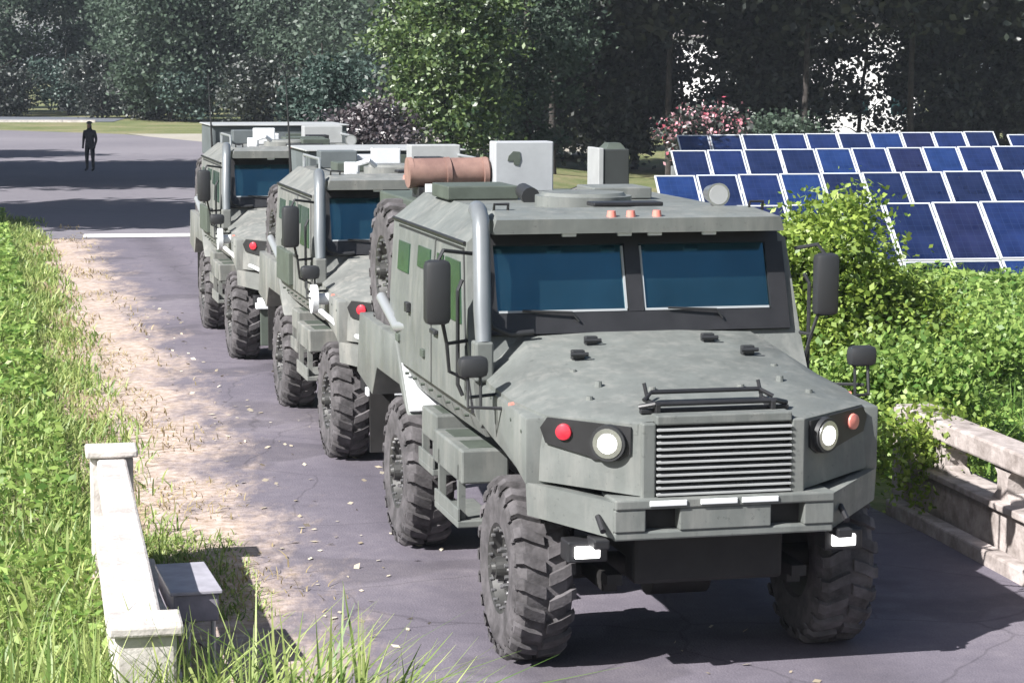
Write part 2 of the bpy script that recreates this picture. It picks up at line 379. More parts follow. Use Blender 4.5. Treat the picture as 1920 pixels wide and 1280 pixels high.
tag(strip('stop_line', (-9.6, 49.95), (-4.2, 50.8), .95, M['paintline'], .034), kind='structure')
def kerb_run(a, b, w, h):
    a, b = Vector((*a, 0)), Vector((*b, 0)); d = (b - a); L = d.length; d.normalize(); n = Vector((-d.y, d.x, 0)) * w / 2
    bm = NB(); k = max(1, int(L / 2.0))
    for i in range(k):
        p = a + d * (L * i / k + .01); q = a + d * (L * (i + 1) / k - .01)
        hexa(bm, [p - n, q - n, q + n, p + n] + [v + Vector((0, 0, h)) for v in (p - n, q - n, q + n, p + n)])
    return obj('kerb', bm, M['conc'])
for a, b in (((-60, 130.6), (-30, 128.3)), ((-60, 141.5), (-27, 145.2))):
    tag(kerb_run(a, b, .3, .16), kind='structure')
# sunken-in leaf litter on the road
rg = np.random.default_rng(5)
def leaf_quads(P, size, rng, flat=0.0, aspect=.55, squash=None):
    n = len(P); P = np.asarray(P, float)
    a = rng.normal(size=(n, 3)); a[:, 2] *= (1 - flat); a /= np.linalg.norm(a, axis=1)[:, None] + 1e-9
    b = rng.normal(size=(n, 3)); b[:, 2] *= (1 - flat); b -= (a * b).sum(1)[:, None] * a; b /= np.linalg.norm(b, axis=1)[:, None] + 1e-9
    s = np.asarray(size) * np.ones(n); s = s[:, None]
    V = np.stack([P - a * s, P - b * s * aspect - a * s * .1, P + a * s, P + b * s * aspect - a * s * .1], 1)
    return V.reshape(-1, 3)
pts = []
for _ in range(260):
    s_ = rg.choice([rg.uniform(-2.2, -1.4), rg.uniform(-2.2, 1.2)]); t_ = rg.uniform(-2.5, 22)
    p = RW(s_, t_); pts.append((p.x, p.y, .03))
tag(link('leaf_litter', fastmesh('leaf_litter', leaf_quads(pts, rg.uniform(.015, .045, len(pts)), rg, flat=.85), 4), None, M['litter']),
    'pale dry leaves scattered over the purplish asphalt road', 'leaves', kind='stuff')

# ------------------------------------------------------------------ bridge parapets
def parapet(name, label, s_in, sgn, t0, t1, npost, wid, turn, cm_):
    # s_in: road-side face; sgn: +1 grows to the right
    root = thing(name, label, 'parapet', RW(s_in, (t0 + t1) / 2), YAW + R(turn))
    L = (t1 - t0) / 2
    def X(a, b): return (a, b) if sgn > 0 else (-b, -a)
    x0, x1 = X(0, wid); obj('wall', bx(x0, x1, -L, L, -.6, .42, .012), cm_, root)
    x0, x1 = X(-.05, wid + .04); obj('ledge', bx(x0, x1, -L, L, .42, .48, .012), cm_, root)
    x0, x1 = X(.0, wid); obj('top_rail', bx(x0, x1, -L, L, .75, .92, .02), cm_, root)
    for i in range(npost):
        y = -L + 2 * L * (i + .5) / npost
        w = .10
        x0, x1 = X(.04, wid - .04)
        pm = NB(); prism(pm, [(y - w - .09, .48), (y + w + .09, .48), (y + w, .55), (y + w, .68), (y + w + .09, .75), (y - w - .09, .75), (y - w, .68), (y - w, .55)], 'x', x0, x1)
        obj('baluster', pm, cm_, root)
    for e in (-1, 1):
        x0, x1 = X(-.05, wid + .05); yy = e * (L + .12)
        pb = obj('end_post', bx(x0, x1, yy - .14, yy + .14, -.8, .93, .02), cm_, root)
        if sgn > 0 and e > 0: continue
        cm = NB(); x0, x1 = X(-.085, wid + .085); box(cm, x0, x1, yy - .18, yy + .18, .93, .99, .015)
        obj('post_cap', cm, cm_, pb)
    x0, x1 = X(-.20, -.052); obj('kerb', bx(x0, x1, -L, L, -.2, .14, .02), cm_, root)
    return root
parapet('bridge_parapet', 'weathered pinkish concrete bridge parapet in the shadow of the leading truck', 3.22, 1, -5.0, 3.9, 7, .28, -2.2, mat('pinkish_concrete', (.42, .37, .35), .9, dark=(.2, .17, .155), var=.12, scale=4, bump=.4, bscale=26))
parapet('bridge_parapet', 'sunlit pale concrete bridge parapet bordered by tall grass', -3.50, -1, -2.25, 2.92, 4, .22, -1.7, M['conc'])

# small grey box on thin legs beside the left parapet
ub = thing('utility_box', 'long grey metal box on two thin legs beside the sunlit parapet', 'box', RW(-3.2, .3), YAW + R(2))
obj('box_body', bx(-.16, .13, -.40, .40, .38, .56, .012), mat('box_grey', (.22, .205, .24), .6, var=.25, scale=6), ub)
obj('lid', bx(-.18, .15, -.42, .42, .56, .585, .006), mat('box_lid', (.33, .32, .36), .6, var=.25, scale=4), ub)
for x in (-.06, .10): obj('leg', cyl(NB(), (x, -.34, -.1), (x, -.34, .38), .016, seg=8), M['galv'], ub)

# ------------------------------------------------------------------ solar field
def panel_mat(i, base):
    m, nt, b = new_mat('solar_cells_%d' % i)
    tc = nt.nodes.new('ShaderNodeTexCoord'); sp = nt.nodes.new('ShaderNodeSeparateXYZ'); nt.links.new(tc.outputs['Object'], sp.inputs[0])
    outs = []
    for ax, per in ((0, 1.02 / 6), (1, 1.8 / 10)):
        a = nt.nodes.new('ShaderNodeMath'); a.operation = 'MULTIPLY'; a.inputs[1].default_value = 1 / per; nt.links.new(sp.outputs[ax], a.inputs[0])
        f = nt.nodes.new('ShaderNodeMath'); f.operation = 'FRACT'; nt.links.new(a.outputs[0], f.inputs[0])
        g = nt.nodes.new('ShaderNodeMath'); g.operation = 'LESS_THAN'; g.inputs[1].default_value = .06; nt.links.new(f.outputs[0], g.inputs[0]); outs.append(g)
    mxm = nt.nodes.new('ShaderNodeMath'); mxm.operation = 'MAXIMUM'; nt.links.new(outs[0].outputs[0], mxm.inputs[0]); nt.links.new(outs[1].outputs[0], mxm.inputs[1])
    n = nt.nodes.new('ShaderNodeTexNoise'); n.inputs['Scale'].default_value = 1.6; nt.links.new(tc.outputs['Object'], n.inputs['Vector'])
    r = nt.nodes.new('ShaderNodeValToRGB'); r.color_ramp.elements[0].position = .35; r.color_ramp.elements[1].position = .7
    r.color_ramp.elements[0].color = (*base, 1); r.color_ramp.elements[1].color = (*(c * 1.7 + .004 for c in base), 1); nt.links.new(n.outputs['Fac'], r.inputs['Fac'])
    mx = nt.nodes.new('ShaderNodeMix'); mx.data_type = 'RGBA'; nt.links.new(mxm.outputs[0], mx.inputs[0]); nt.links.new(r.outputs[0], mx.inputs[6])
    mx.inputs[7].default_value = (base[0] * 1.6 + .008, base[1] * 1.6 + .01, base[2] * 1.4 + .015, 1)
    nt.links.new(mx.outputs[2], b.inputs['Base Color']); b.inputs['Roughness'].default_value = .22; b.inputs['Specular IOR Level'].default_value = .35
    return m
PM = [panel_mat(i, c) for i, c in enumerate([(.004, .009, .035), (.005, .012, .05), (.004, .008, .03), (.006, .018, .07), (.006, .009, .034)])]
PW, PL = 1.06, 1.86
glass_me = []
for i in range(5):
    b = bx(-PW / 2 + .03, PW / 2 - .03, -PL / 2 + .03, PL / 2 - .03, 0, .03); me = bpy.data.meshes.new('panel'); b.to_mesh(me); b.free(); me.materials.append(PM[i]); glass_me.append(me)
b = NB()
for q in ((-PW / 2, PW / 2, -PL / 2, -PL / 2 + .04), (-PW / 2, PW / 2, PL / 2 - .04, PL / 2), (-PW / 2, -PW / 2 + .04, -PL / 2 + .04, PL / 2 - .04), (PW / 2 - .04, PW / 2, -PL / 2 + .04, PL / 2 - .04)):
    box(b, *q, -.012, .042)
frame_me = bpy.data.meshes.new('frame'); b.to_mesh(frame_me); b.free(); frame_me.materials.append(M['panel_frame'])
rs = random.Random(11)
def solar_row(label, x0, y0, ztop, n, tiers, yaw=8.0, tilt=38.0, rise=.012):
    # x0,y0: left end of the top edge
    root = thing('solar_panel_row', label, 'solar panels', (x0, y0, 0), R(yaw), 'rows of ground mounted solar panels')
    ct, sn = math.cos(R(tilt)), math.sin(R(tilt)); pitch = 1.10
    for i in range(n):
        for k in range(tiers):
            mid = (k + .5) * (PL + .03)
            pm = link('panel', rs.choice([glass_me[0], glass_me[0], glass_me[1], glass_me[1], glass_me[2], glass_me[3], glass_me[4]]), root,
                      loc=(i * pitch + PW / 2, -mid * ct, ztop + rise * i * pitch - mid * sn), rot=(R(tilt), 0, 0))
            link('frame', frame_me, pm)
    Ltot = tiers * (PL + .03)
    for i in range(0, n + 1, 3):
        x = min(i * pitch, n * pitch - .1); top = ztop + rise * x - .12
        g0 = float(gz(x0 + x * math.cos(R(yaw)), y0 + x * math.sin(R(yaw)))) - .2
        obj('post', bx(x - .05, x + .05, -.45, -.35, g0, top - .3), M['galv'], root)
        obj('post', bx(x - .05, x + .05, -Ltot * ct + .45, -Ltot * ct + .55, g0, top - Ltot * sn + .28), M['galv'], root)
    return root
solar_row('solar panel row two panels high rising from the weeds', 2.7, 48.4, .80, 13, 2)
solar_row('solar panel row right behind the front row of panels', 3.64, 57.6, 1.03, 15, 2)
solar_row('solar panel row in front of the backmost row', 4.66, 66.3, 1.34, 17, 2)
solar_row('backmost solar panel row below the dark trees', 5.44, 74.6, 1.53, 10, 2)
solar_row('short backmost solar panel row past a gap beside dark trees', 16.75, 76.1, 1.55, 8, 2)

# ------------------------------------------------------------------ armoured trucks
RT, RWD = .61, .38                       # tyre radius and width
def tyre_mesh():
    b = NB(); w = RWD / 2
    lathe_x(b, [(-w + .05, .27), (-w + .005, .30), (-w, .40), (-w - .012, .46), (-w + .012, .53), (-w + .06, .572), (0, .578), (w - .06, .572), (w - .012, .53), (w + .012, .46), (w, .40), (w - .005, .30), (w - .05, .27)], 56)
    n = 22
    for side in (-1, 1):
        for i in range(n):
            a = 2 * math.pi * (i + (.5 if side > 0 else 0)) / n
            # chevron lug: wraps from near the centre over the shoulder
            def pt(x, r, da): return Vector((side * x, r * math.cos(a + da), r * math.sin(a + da)))
            ha = .070
            sec = [(.012, .574, RT, .055), (.10, .574, RT, 0.0), (w - .035, .568, RT - .006, -.05), (w + .004, .53, .572, -.055)]
            ring = []
            for x, r0, r1, off in sec:
                ring.append([b.verts.new(pt(x, r0, off - ha)), b.verts.new(pt(x, r1, off - ha * .85)), b.verts.new(pt(x, r1, off + ha * .85)), b.verts.new(pt(x, r0, off + ha))])
            for k in range(3):
                for j in range(4): b.faces.new((ring[k][j], ring[k][(j + 1) % 4], ring[k + 1][(j + 1) % 4], ring[k + 1][j]))
            b.faces.new(ring[0]); b.faces.new(ring[3][::-1])
            # sidewall rib below the shoulder
            if i % 1 == 0:
                q = [pt(w + .004, .50, -.02), pt(w + .004, .50, .02), pt(w - .004, .535, .03), pt(w - .004, .535, -.03)]
                q2 = [v + Vector((side * .012, 0, 0)) for v in q]
                hexa(b, q + q2)
    bmesh.ops.recalc_face_normals(b, faces=b.faces)
    me = bpy.data.meshes.new('tyre'); b.to_mesh(me); b.free(); me.materials.append(M['rubber'])
    me.polygons.foreach_set('use_smooth', [True] * len(me.polygons)); me.set_sharp_from_angle(angle=R(32)); return me
def rim_mesh():
    b = NB(); w = RWD / 2       # outer face towards -x
    lathe_x(b, [(-w + .03, .285), (-w + .005, .30), (-w + .02, .27), (-w + .085, .245), (-w + .10, .17), (-w + .06, .15), (-w + .06, .05), (-w + .055, .012), (0, .012), (w - .05, .25), (w - .03, .285)], 40)
    me = bpy.data.meshes.new('wheel'); bmesh.ops.recalc_face_normals(b, faces=b.faces); b.to_mesh(me); b.free(); me.materials.append(M['rim'])
    me.polygons.foreach_set('use_smooth', [True] * len(me.polygons)); me.set_sharp_from_angle(angle=R(35)); return me
def hub_mesh():
    b = NB(); w = RWD / 2
    cyl(b, (-w + .06, 0, 0), (-w - .02, 0, 0), .085, .07, 20); cyl(b, (-w - .02, 0, 0), (-w - .045, 0, 0), .045, .035, 16)
    me = bpy.data.meshes.new('hub'); bmesh.ops.recalc_face_normals(b, faces=b.faces); b.to_mesh(me); b.free(); me.materials.append(M['rim']); b = NB()
    for i in range(10):
        a = 2 * math.pi * i / 10; cyl(b, (-w + .065, .125 * math.cos(a), .125 * math.sin(a)), (-w + .02, .125 * math.cos(a), .125 * math.sin(a)), .017, .014, 6)
    for i in range(20):
        a = 2 * math.pi * (i + .5) / 20; cyl(b, (-w + .03, .262 * math.cos(a), .262 * math.sin(a)), (-w + .004, .262 * math.cos(a), .262 * math.sin(a)), .011, .010, 6)
    m2 = bpy.data.meshes.new('wheel_bolts'); bmesh.ops.recalc_face_normals(b, faces=b.faces); b.to_mesh(m2); b.free(); m2.materials.append(M['steel']); return me, m2
TYRE, RIM, (HUB, BOLTS) = tyre_mesh(), rim_mesh(), hub_mesh()
def wheel(root, name, x, y, z, flip, spin=0.0):
    w = link(name, RIM, root, loc=(x, y, z), rot=(spin, 0, math.pi if flip else 0))
    link('tyre', TYRE, w); link('hub', HUB, w); tag(link('wheel_bolts', BOLTS, w), kind='stuff'); return w

def truck(label, k, paint, variant):
    root = thing('armoured_truck', label, 'truck', RW(0, 7.72 * k), YAW, 'convoy of armoured trucks parked nose to tail')
    P = paint
    # --- hood
    ys_ = [-.93, -.62, -.1, .45, 1.02]
    zc = [1.715, 1.785, 1.885, 1.975, 2.065]; zsh = [1.70, 1.765, 1.86, 1.95, 2.04]
    xsh = [.52, .74, .86, .88, .82]; xs_ = [.55, 1.06, 1.16, 1.17, 1.13]; zs_ = [1.685, 1.715, 1.74, 1.765, 1.80]; zlow = [1.62, 1.63, 1.66, 1.69, 1.70]
    b = NB(); rows = []
    for i in range(5):
        half = [(xs_[i], zlow[i]), (xs_[i], zs_[i]), (xsh[i], zsh[i]), (.3, zc[i])]
        pts_ = [(-x, z) for x, z in half] + [(x, z) for x, z in reversed(half)]
        rows.append([b.verts.new((x, ys_[i], z)) for x, z in pts_])
    for i in range(4):
        for j in range(7): b.faces.new((rows[i][j], rows[i][j + 1], rows[i + 1][j + 1], rows[i + 1][j]))
        b.faces.new((rows[i][7], rows[i][0], rows[i + 1][0], rows[i + 1][7]))
    b.faces.new(rows[0]); b.faces.new(rows[4][::-1])
    bevel_all(b, .018)
    hood = obj('hood', b, P, root, smooth=28)
    for sx in (-1, 1):                                     # hood latches, lifting eyes and bolts
        for (x, y, z) in ((.42, .62, 2.005), (.60, .30, 1.955)):
            q = NB(); box(q, sx * x - .045, sx * x + .045, y - .025, y + .025, z - .02, z + .045, .008); cyl(q, (sx * x - .06, y - .05, z + .02), (sx * x + .06, y - .05, z + .02), .014, seg=8)
            obj('hood_latch', q, M['blackplastic'], hood)
        for (x, y, z) in ((.62, -.28, 1.852), (.70, .05, 1.885), (.30, -.42, 1.825), (.74, -.5, 1.79)):
            q = NB(); cyl(q, (sx * x, y, z - .02), (sx * x, y, z + .018), .028, .022, 10); obj('hood_bolt', q, P, hood)
    # hood guard bars above the grille
    g = NB()
    tube(g, [(-.50, -.80, 1.775), (-.42, -.86, 1.80), (.38, -.86, 1.80), (.47, -.80, 1.775)], .017, 8)
    tube(g, [(-.44, -.70, 1.80), (-.38, -.66, 1.845), (.34, -.66, 1.845), (.42, -.70, 1.80)], .015, 8)
    for x in (-.40, .36): box(g, x - .015, x + .015, -.88, -.64, 1.745, 1.80, .004); tube(g, [(x, -.66, 1.78), (x - .02, -.63, 1.90)], .012, 6)
    box(g, -.5, .48, -.83, -.79, 1.735, 1.765, .006)
    obj('hood_guard', g, M['black'], root)
    # --- nose, grille
    b = NB(); hexa(b, [(-.50, -.95, 1.2), (.50, -.95, 1.2), (.5, -.3, 1.2), (-.5, -.3, 1.2), (-.50, -.94, 1.70), (.50, -.94, 1.70), (.5, -.3, 1.70), (-.5, -.3, 1.70)])
    obj('grille', b, M['chassis'], root); gr = root.children[-1]
    for i in range(11):
        z = 1.245 + i * .0405
        q = NB(); hexa(q, [(-.44, -1.0, z), (.44, -1.0, z), (.44, -.953, z + .002), (-.44, -.953, z + .002), (-.44, -1.0, z + .011), (.44, -1.0, z + .011), (.44, -.953, z + .014), (-.44, -.953, z + .014)])
        obj('slat', q, M['grey_panel'] if variant == 0 else P, gr)
    for sx in (-1, 1):
        obj('grille_surround', bx(min(sx * .445, sx * .535), max(sx * .445, sx * .535), -.985, -.86, 1.2, 1.70, .012), P, root)
    obj('grille_surround', bx(-.444, .444, -.99, -.86, 1.685, 1.745, .01), P, root)
    for sx in (-1, 1):
        # front cheek swept back from grille to fender corner
        def S(p): return (sx * p[0], p[1], p[2])
        b = NB(); hexa(b, [S(p) for p in ((.535, -.95, 1.24), (1.10, -.62, 1.30), (1.0, -.3, 1.30), (.535, -.3, 1.24), (.535, -.935, 1.69), (1.08, -.60, 1.69), (1.0, -.3, 1.69), (.535, -.3, 1.69))])
        obj('cheek_panel', bevel_all(b, .012), P, root, smooth=30)
        # lamp housing on the cheek, a proud black bezel
        b = NB()
        def on(u, z, out):                                # u: distance outwards along the cheek
            d = Vector((.565, .335, 0)).normalized(); n = Vector((d.y, -d.x, 0)); p = Vector((.535, -.945, 0)) + d * u + n * out
            return (sx * p.x, p.y, z)
        poly = [(.06, 1.67), (.60, 1.705), (.645, 1.64), (.61, 1.545), (.33, 1.475), (.30, 1.455), (.13, 1.455), (.06, 1.50)]
        A = [b.verts.new(on(u, z, -.02)) for u, z in poly]; B = [b.verts.new(on(u, z, .012)) for u, z in poly]
        b.faces.new(A); b.faces.new(B[::-1])
        for i in range(len(poly)): b.faces.new((A[i], B[i], B[(i + 1) % 8], A[(i + 1) % 8]))
        lh = obj('lamp_housing', b, M['black'], root)
        b = NB(); cyl(b, on(.20, 1.565, .0), on(.20, 1.565, .045), .118, .112, 24); obj('bezel', b, M['blackplastic'], lh, smooth=40)
        b = NB(); cyl(b, on(.20, 1.565, .01), on(.20, 1.565, .056), .080, .06, 24); cyl(b, on(.20, 1.565, .056), on(.20, 1.565, .066), .06, .02, 24)
        obj('headlight', b, M['lamp'], lh, smooth=50)
        b = NB(); cyl(b, on(.20, 1.565, .005), on(.20, 1.565, .050), .104, .094, 24); obj('reflector', b, M['steel'], lh, smooth=50)
        b = NB(); cyl(b, on(.49, 1.62, .0), on(.49, 1.62, .03), .055, .05, 18); cyl(b, on(.49, 1.62, .03), on(.49, 1.62, .042), .05, .02, 18); obj('indicator', b, M['redlens'] if sx < 0 else M['orange'], lh, smooth=50)
        # front fender with flat wheel arch
        b = NB(); prism(b, [(-.61, 1.70), (-.61, 1.27), (-.35, 1.335), (.0, 1.385), (.35, 1.42), (.62, 1.46), (.68, 1.42), (.70, 1.45), (.70, 1.74), (.0, 1.72)], 'x', sx * .80, sx * 1.185)
        bmesh.ops.recalc_face_normals(b, faces=b.faces); obj('front_fender', bevel_all(b, .02), P, root, smooth=30)
        # bumper wing
        b = NB(); hexa(b, [S(p) for p in ((.72, -1.0, .99), (1.17, -.60, 1.08), (1.10, -.45, 1.08), (.72, -.72, .99), (.72, -1.0, 1.215), (1.18, -.60, 1.29), (1.10, -.45, 1.29), (.72, -.72, 1.215))])
        obj('bumper_wing', bevel_all(b, .012), P, root, smooth=30)
        b = NB(); box(b, sx * .80 - .05, sx * .80 + .05, -1.03, -.85, .93, .99, .01); cyl(b, (sx * .80, -1.05, 1.05), (sx * .80, -.93, 1.12), .02, seg=8); obj('tow_hook', b, M['black'], root)
        bb = NB()
        for i in range(5): cyl(bb, (sx * 1.19, -.5 + i * .28, 1.60 + i * .03), (sx * 1.17, -.5 + i * .28, 1.60 + i * .03), .012, seg=6)
        for i in range(9): cyl(bb, (sx * 1.222, 1.0 + i * .31, 1.47), (sx * 1.19, 1.0 + i * .31, 1.47), .012, seg=6)
        tag(obj('body_bolts', bb, M['paint_dark'], root), kind='stuff')
        # fog lamp
        b = NB(); box(b, sx * .85 - .13, sx * .85 + .13, -.88, -.70, .82, .955, .012); fl = obj('fog_lamp_bracket', b, M['black'], root)
        obj('fog_lamp', bx(sx * .85 - .085, sx * .85 + .075, -.905, -.875, .85, .925, .008), M['lamp'], fl)
        # suspension
        b = NB(); box(b, sx * .62 - .05, sx * .62 + .05, -.7, .7, .62, .69); box(b, sx * .62 - .045, sx * .62 + .045, -.6, .6, .56, .62)
        cyl(b, (sx * .74, .1, .6), (sx * .66, .16, 1.25), .05, seg=10); obj('leaf_spring', b, M['chassis'], root)
        # front and rear wheels
        wheel(root, 'wheel', sx * (1.22 - RWD / 2), 0, RT - .002, sx > 0, .3)
        wheel(root, 'wheel', sx * (1.22 - RWD / 2), 3.6, RT - .002, sx > 0, 1.1)
    # bumper centre with two openings
    b = NB()
    box(b, -.72, .72, -1.04, -.72, 1.17, 1.235, .012); box(b, -.72, .72, -1.02, -.72, .975, 1.03, .012)
    for x0, x1 in ((-.72, -.52), (-.30, .30), (.52, .72)): box(b, x0, x1, -1.03, -.72, 1.03, 1.17, .008)
    obj('bumper', b, P if variant == 0 else M['trim'], root)
    obj('bumper_recess', bx(-.53, .53, -.93, -.75, 1.028, 1.172), M['chassis'], root)
    for x in (-.38, -.05, .22): obj('bumper_plate', bx(x - .12, x + .12, -1.052, -1.036, 1.19, 1.225, .004), M['trim'], root)
    # underbody
    b = NB(); box(b, -.45, .45, -.7, 5.6, .72, 1.0, .02); box(b, -.75, .75, -.6, 5.5, 1.0, 1.26, .02); box(b, -.5, .5, -.72, -.5, .62, .95, .03)
    obj('chassis_frame', b, M['chassis'], root)
    for y in (0, 3.6):
        b = NB(); cyl(b, (-.95, y, .60), (.95, y, .60), .085, seg=14); cyl(b, (-.2, y, .58), (.2, y, .58), .2, seg=18); obj('axle', b, M['chassis'], root, smooth=35)
    # --- cab
    sec = [(1.13, 1.36, .72), (1.20, 1.52, .72), (1.215, 1.74, .74), (1.215, 2.02, .92), (1.175, 2.66, 1.14), (.93, 2.855, 1.20)]
    b = NB(); fr = []; rr = []
    for x, z, y in sec:
        fr.append((b.verts.new((-x, y, z)), b.verts.new((x, y, z)))); rr.append((b.verts.new((-x, 3.86, z)), b.verts.new((x, 3.86, z))))
    for i in range(5):
        b.faces.new((fr[i][0], fr[i][1], fr[i + 1][1], fr[i + 1][0])); b.faces.new((rr[i][1], rr[i][0], rr[i + 1][0], rr[i + 1][1]))
        b.faces.new((rr[i][0], fr[i][0], fr[i + 1][0], rr[i + 1][0])); b.faces.new((fr[i][1], rr[i][1], rr[i + 1][1], fr[i + 1][1]))
    b.faces.new((fr[5][0], fr[5][1], rr[5][1], rr[5][0])); b.faces.new((fr[0][1], fr[0][0], rr[0][0], rr[0][1]))
    cab = obj('cab', bevel_all(b, .014), P, root, smooth=26)
    # visor above the windscreen
    b = NB(); hexa(b, [(-1.06, .86, 2.735), (1.06, .86, 2.735), (1.06, 1.3, 2.80), (-1.06, 1.3, 2.80), (-1.03, .85, 2.835), (1.03, .85, 2.835), (.95, 1.3, 2.885), (-.95, 1.3, 2.885)])
    obj('visor', bevel_all(b, .008), P, root)
    for x in (-.5, -.1, .12, .52): obj('visor_clip', bx(x - .05, x + .05, .90, .93, 2.71, 2.735, .004), M['trim'], root)
    # windscreen frame, panes and light trim; plane leans back
    def wp(x, h, out): # h 0..1 up the screen
        p0 = Vector((0, .925, 2.05)); p1 = Vector((0, 1.165, 2.74)); d = p1 - p0; n = Vector((0, -d.z, d.y)).normalized(); p = p0 + d * h + n * out; return (x, p.y, p.z)
    def slab(bm, x0, x1, h0, h1, o0, o1): hexa(bm, [wp(x0, h0, o0), wp(x1, h0, o0), wp(x1, h0, o1), wp(x0, h0, o1), wp(x0, h1, o0), wp(x1, h1, o0), wp(x1, h1, o1), wp(x0, h1, o1)])
    b = NB()
    slab(b, -1.13, 1.13, -.03, .17, -.03, .035); slab(b, -1.10, 1.10, .84, 1.02, -.03, .035)
    slab(b, -1.13, -1.0, .17, .84, -.03, .035); slab(b, 1.0, 1.13, .17, .84, -.03, .035); slab(b, -.055, .055, .17, .84, -.03, .04)
    ws = obj('windscreen_frame', b, M['black'], root)
    for x0, x1 in ((-1.0, -.055), (.055, 1.0)):
        b = NB(); slab(b, x0 + .004, x1 - .004, .174, .836, -.02, .012); obj('windscreen_pane', b, M['glass'], ws)
        b = NB(); slab(b, x0 + .01, x1 - .01, .178, .20, .012, .03); obj('windscreen_trim', b, M['trim2'], ws)
        xv = x1 - .02 if x0 < 0 else x0 + .005
        b = NB(); slab(b, xv, xv + .015, .2, .82, .012, .03); obj('windscreen_trim', b, M['trim2'], ws)
        b = NB(); xm = (x0 + x1) / 2; tube(b, [wp(xm + .1, .08, .05), wp(xm + .05, .16, .07), wp(xm - .3, .19, .055)], .009, 6); obj('wiper', b, M['blackplastic'], ws)
    # cowl hose on the right-hand side of the screen base
    b = NB(); tube(b, [(-1.10, .86, 2.22), (-1.06, .80, 2.10), (-.95, .78, 2.055), (-.78, .80, 2.065)], .022, 8); obj('cowl_hose', b, M['blackplastic'], root, smooth=50)
    # snorkel pipe along the pillar
    b = NB(); tube(b, [(-1.17, .64, 2.02), (-1.165, .70, 2.25), (-1.14, .84, 2.70), (-1.13, .90, 2.82), (-1.12, 1.02, 2.885), (-1.10, 1.16, 2.89)], [.055, .062, .062, .062, .062, .062], 16)
    obj('snorkel', b, M['pipe'], root, smooth=50)
    obj('snorkel_base', bx(-1.235, -1.11, .58, .74, 1.76, 2.03, .015), P, root)
    # doors with windows and handles on both sides
    for sx in (-1, 1):
        def sidex(z): return 1.215 if z <= 2.02 else 1.215 - .04 * (z - 2.02) / .64
        def side_slab(poly, out, thick=.03):
            bm = NB(); A = [bm.verts.new((sx * (sidex(z) + out), y, z)) for y, z in poly]; B = [bm.verts.new((sx * (sidex(z) + out - thick), y, z)) for y, z in poly]
            bm.faces.new(A); bm.faces.new(B[::-1])
            for i in range(len(poly)): bm.faces.new((A[i], B[i], B[(i + 1) % len(poly)], A[(i + 1) % len(poly)]))
            return bm
        obj('door_seal', side_slab([(.78, 1.52), (2.12, 1.52), (2.12, 2.02), (2.12, 2.62), (1.20, 2.62), (.98, 2.02)], .005), M['black'], root)
        obj('door_seal', side_slab([(2.14, 1.52), (3.62, 1.52), (3.62, 2.02), (3.62, 2.62), (2.14, 2.62), (2.14, 2.02)], .004), M['black'], root)
        d1 = obj('door', side_slab([(.80, 1.54), (2.10, 1.54), (2.10, 2.02), (2.10, 2.60), (1.22, 2.60), (1.0, 2.02)], .012), P, root)
        obj('door_window', side_slab([(1.08, 2.10), (1.72, 2.10), (1.72, 2.52), (1.24, 2.52)], .022), M['glass_green'], d1)
        obj('door_window', side_slab([(1.80, 2.32), (2.02, 2.32), (2.02, 2.52), (1.80, 2.52)], .022), M['glass_green'], d1)
        obj('door_handle', bx(min(sx * 1.23, sx * 1.265), max(sx * 1.23, sx * 1.265), 1.86, 2.02, 1.93, 1.965, .008), M['blackplastic'], d1)
        d2 = obj('door', side_slab([(2.16, 1.54), (3.60, 1.54), (3.60, 2.02), (3.60, 2.60), (2.16, 2.60), (2.16, 2.02)], .012), P, root)
        obj('door_window', side_slab([(3.06, 2.27), (3.50, 2.27), (3.50, 2.50), (3.06, 2.50)], .022), M['glass_green'], d2)
        obj('door_window', side_slab([(2.26, 2.36), (2.72, 2.36), (2.72, 2.52), (2.26, 2.52)], .022), M['glass_green'], d2)
        obj('door_handle', bx(min(sx * 1.23, sx * 1.265), max(sx * 1.23, sx * 1.265), 2.9, 3.0, 1.98, 2.06, .008), M['blackplastic'], d2)
        for y in (2.4, 3.4):
            obj('door_hinge', bx(min(sx * 1.22, sx * 1.25), max(sx * 1.22, sx * 1.25), y - .05, y + .05, 1.7, 1.76, .006), M['paint_dark'], d2)
        # big door mirror on tubular arms
        mx_ = 1.47 if sx < 0 else 1.335
        b = NB(); box(b, sx * mx_ - .09, sx * mx_ + .09, .68, .80, 2.14, 2.58, .04); mi = obj('mirror', b, M['blackplastic'], root, smooth=40)
        b = NB(); tube(b, [(sx * 1.18, .95, 2.60), (sx * (mx_ - .05), .78, 2.64), (sx * mx_, .74, 2.56)], .014, 6); obj('mirror_arm', b, M['blackplastic'], mi)
        b = NB(); tube(b, [(sx * 1.2, .95, 2.0), (sx * (mx_ - .08), .80, 2.0), (sx * (mx_ - .04), .76, 2.16)], .014, 6); obj('mirror_arm', b, M['blackplastic'], mi)
        b = NB(); tube(b, [(sx * (mx_ - .08), .80, 2.0), (sx * (mx_ - .11), .86, 1.80), (sx * 1.20, .90, 1.72)], .013, 6); obj('mirror_arm', b, M['blackplastic'], mi)
        # fender mirror
        b = NB(); box(b, sx * 1.36 - .10, sx * 1.36 + .10, .06, .18, 1.86, 2.0, .04); mi = obj('fender_mirror', b, M['blackplastic'], root, smooth=40)
        b = NB(); tube(b, [(sx * 1.12, .02, 1.66), (sx * 1.40, .08, 1.67), (sx * 1.40, .11, 1.90)], .013, 6); obj('mirror_arm', b, M['blackplastic'], mi)
        b = NB(); tube(b, [(sx * 1.12, .30, 1.72), (sx * 1.38, .12, 1.73)], .012, 6); obj('mirror_arm', b, M['blackplastic'], mi)
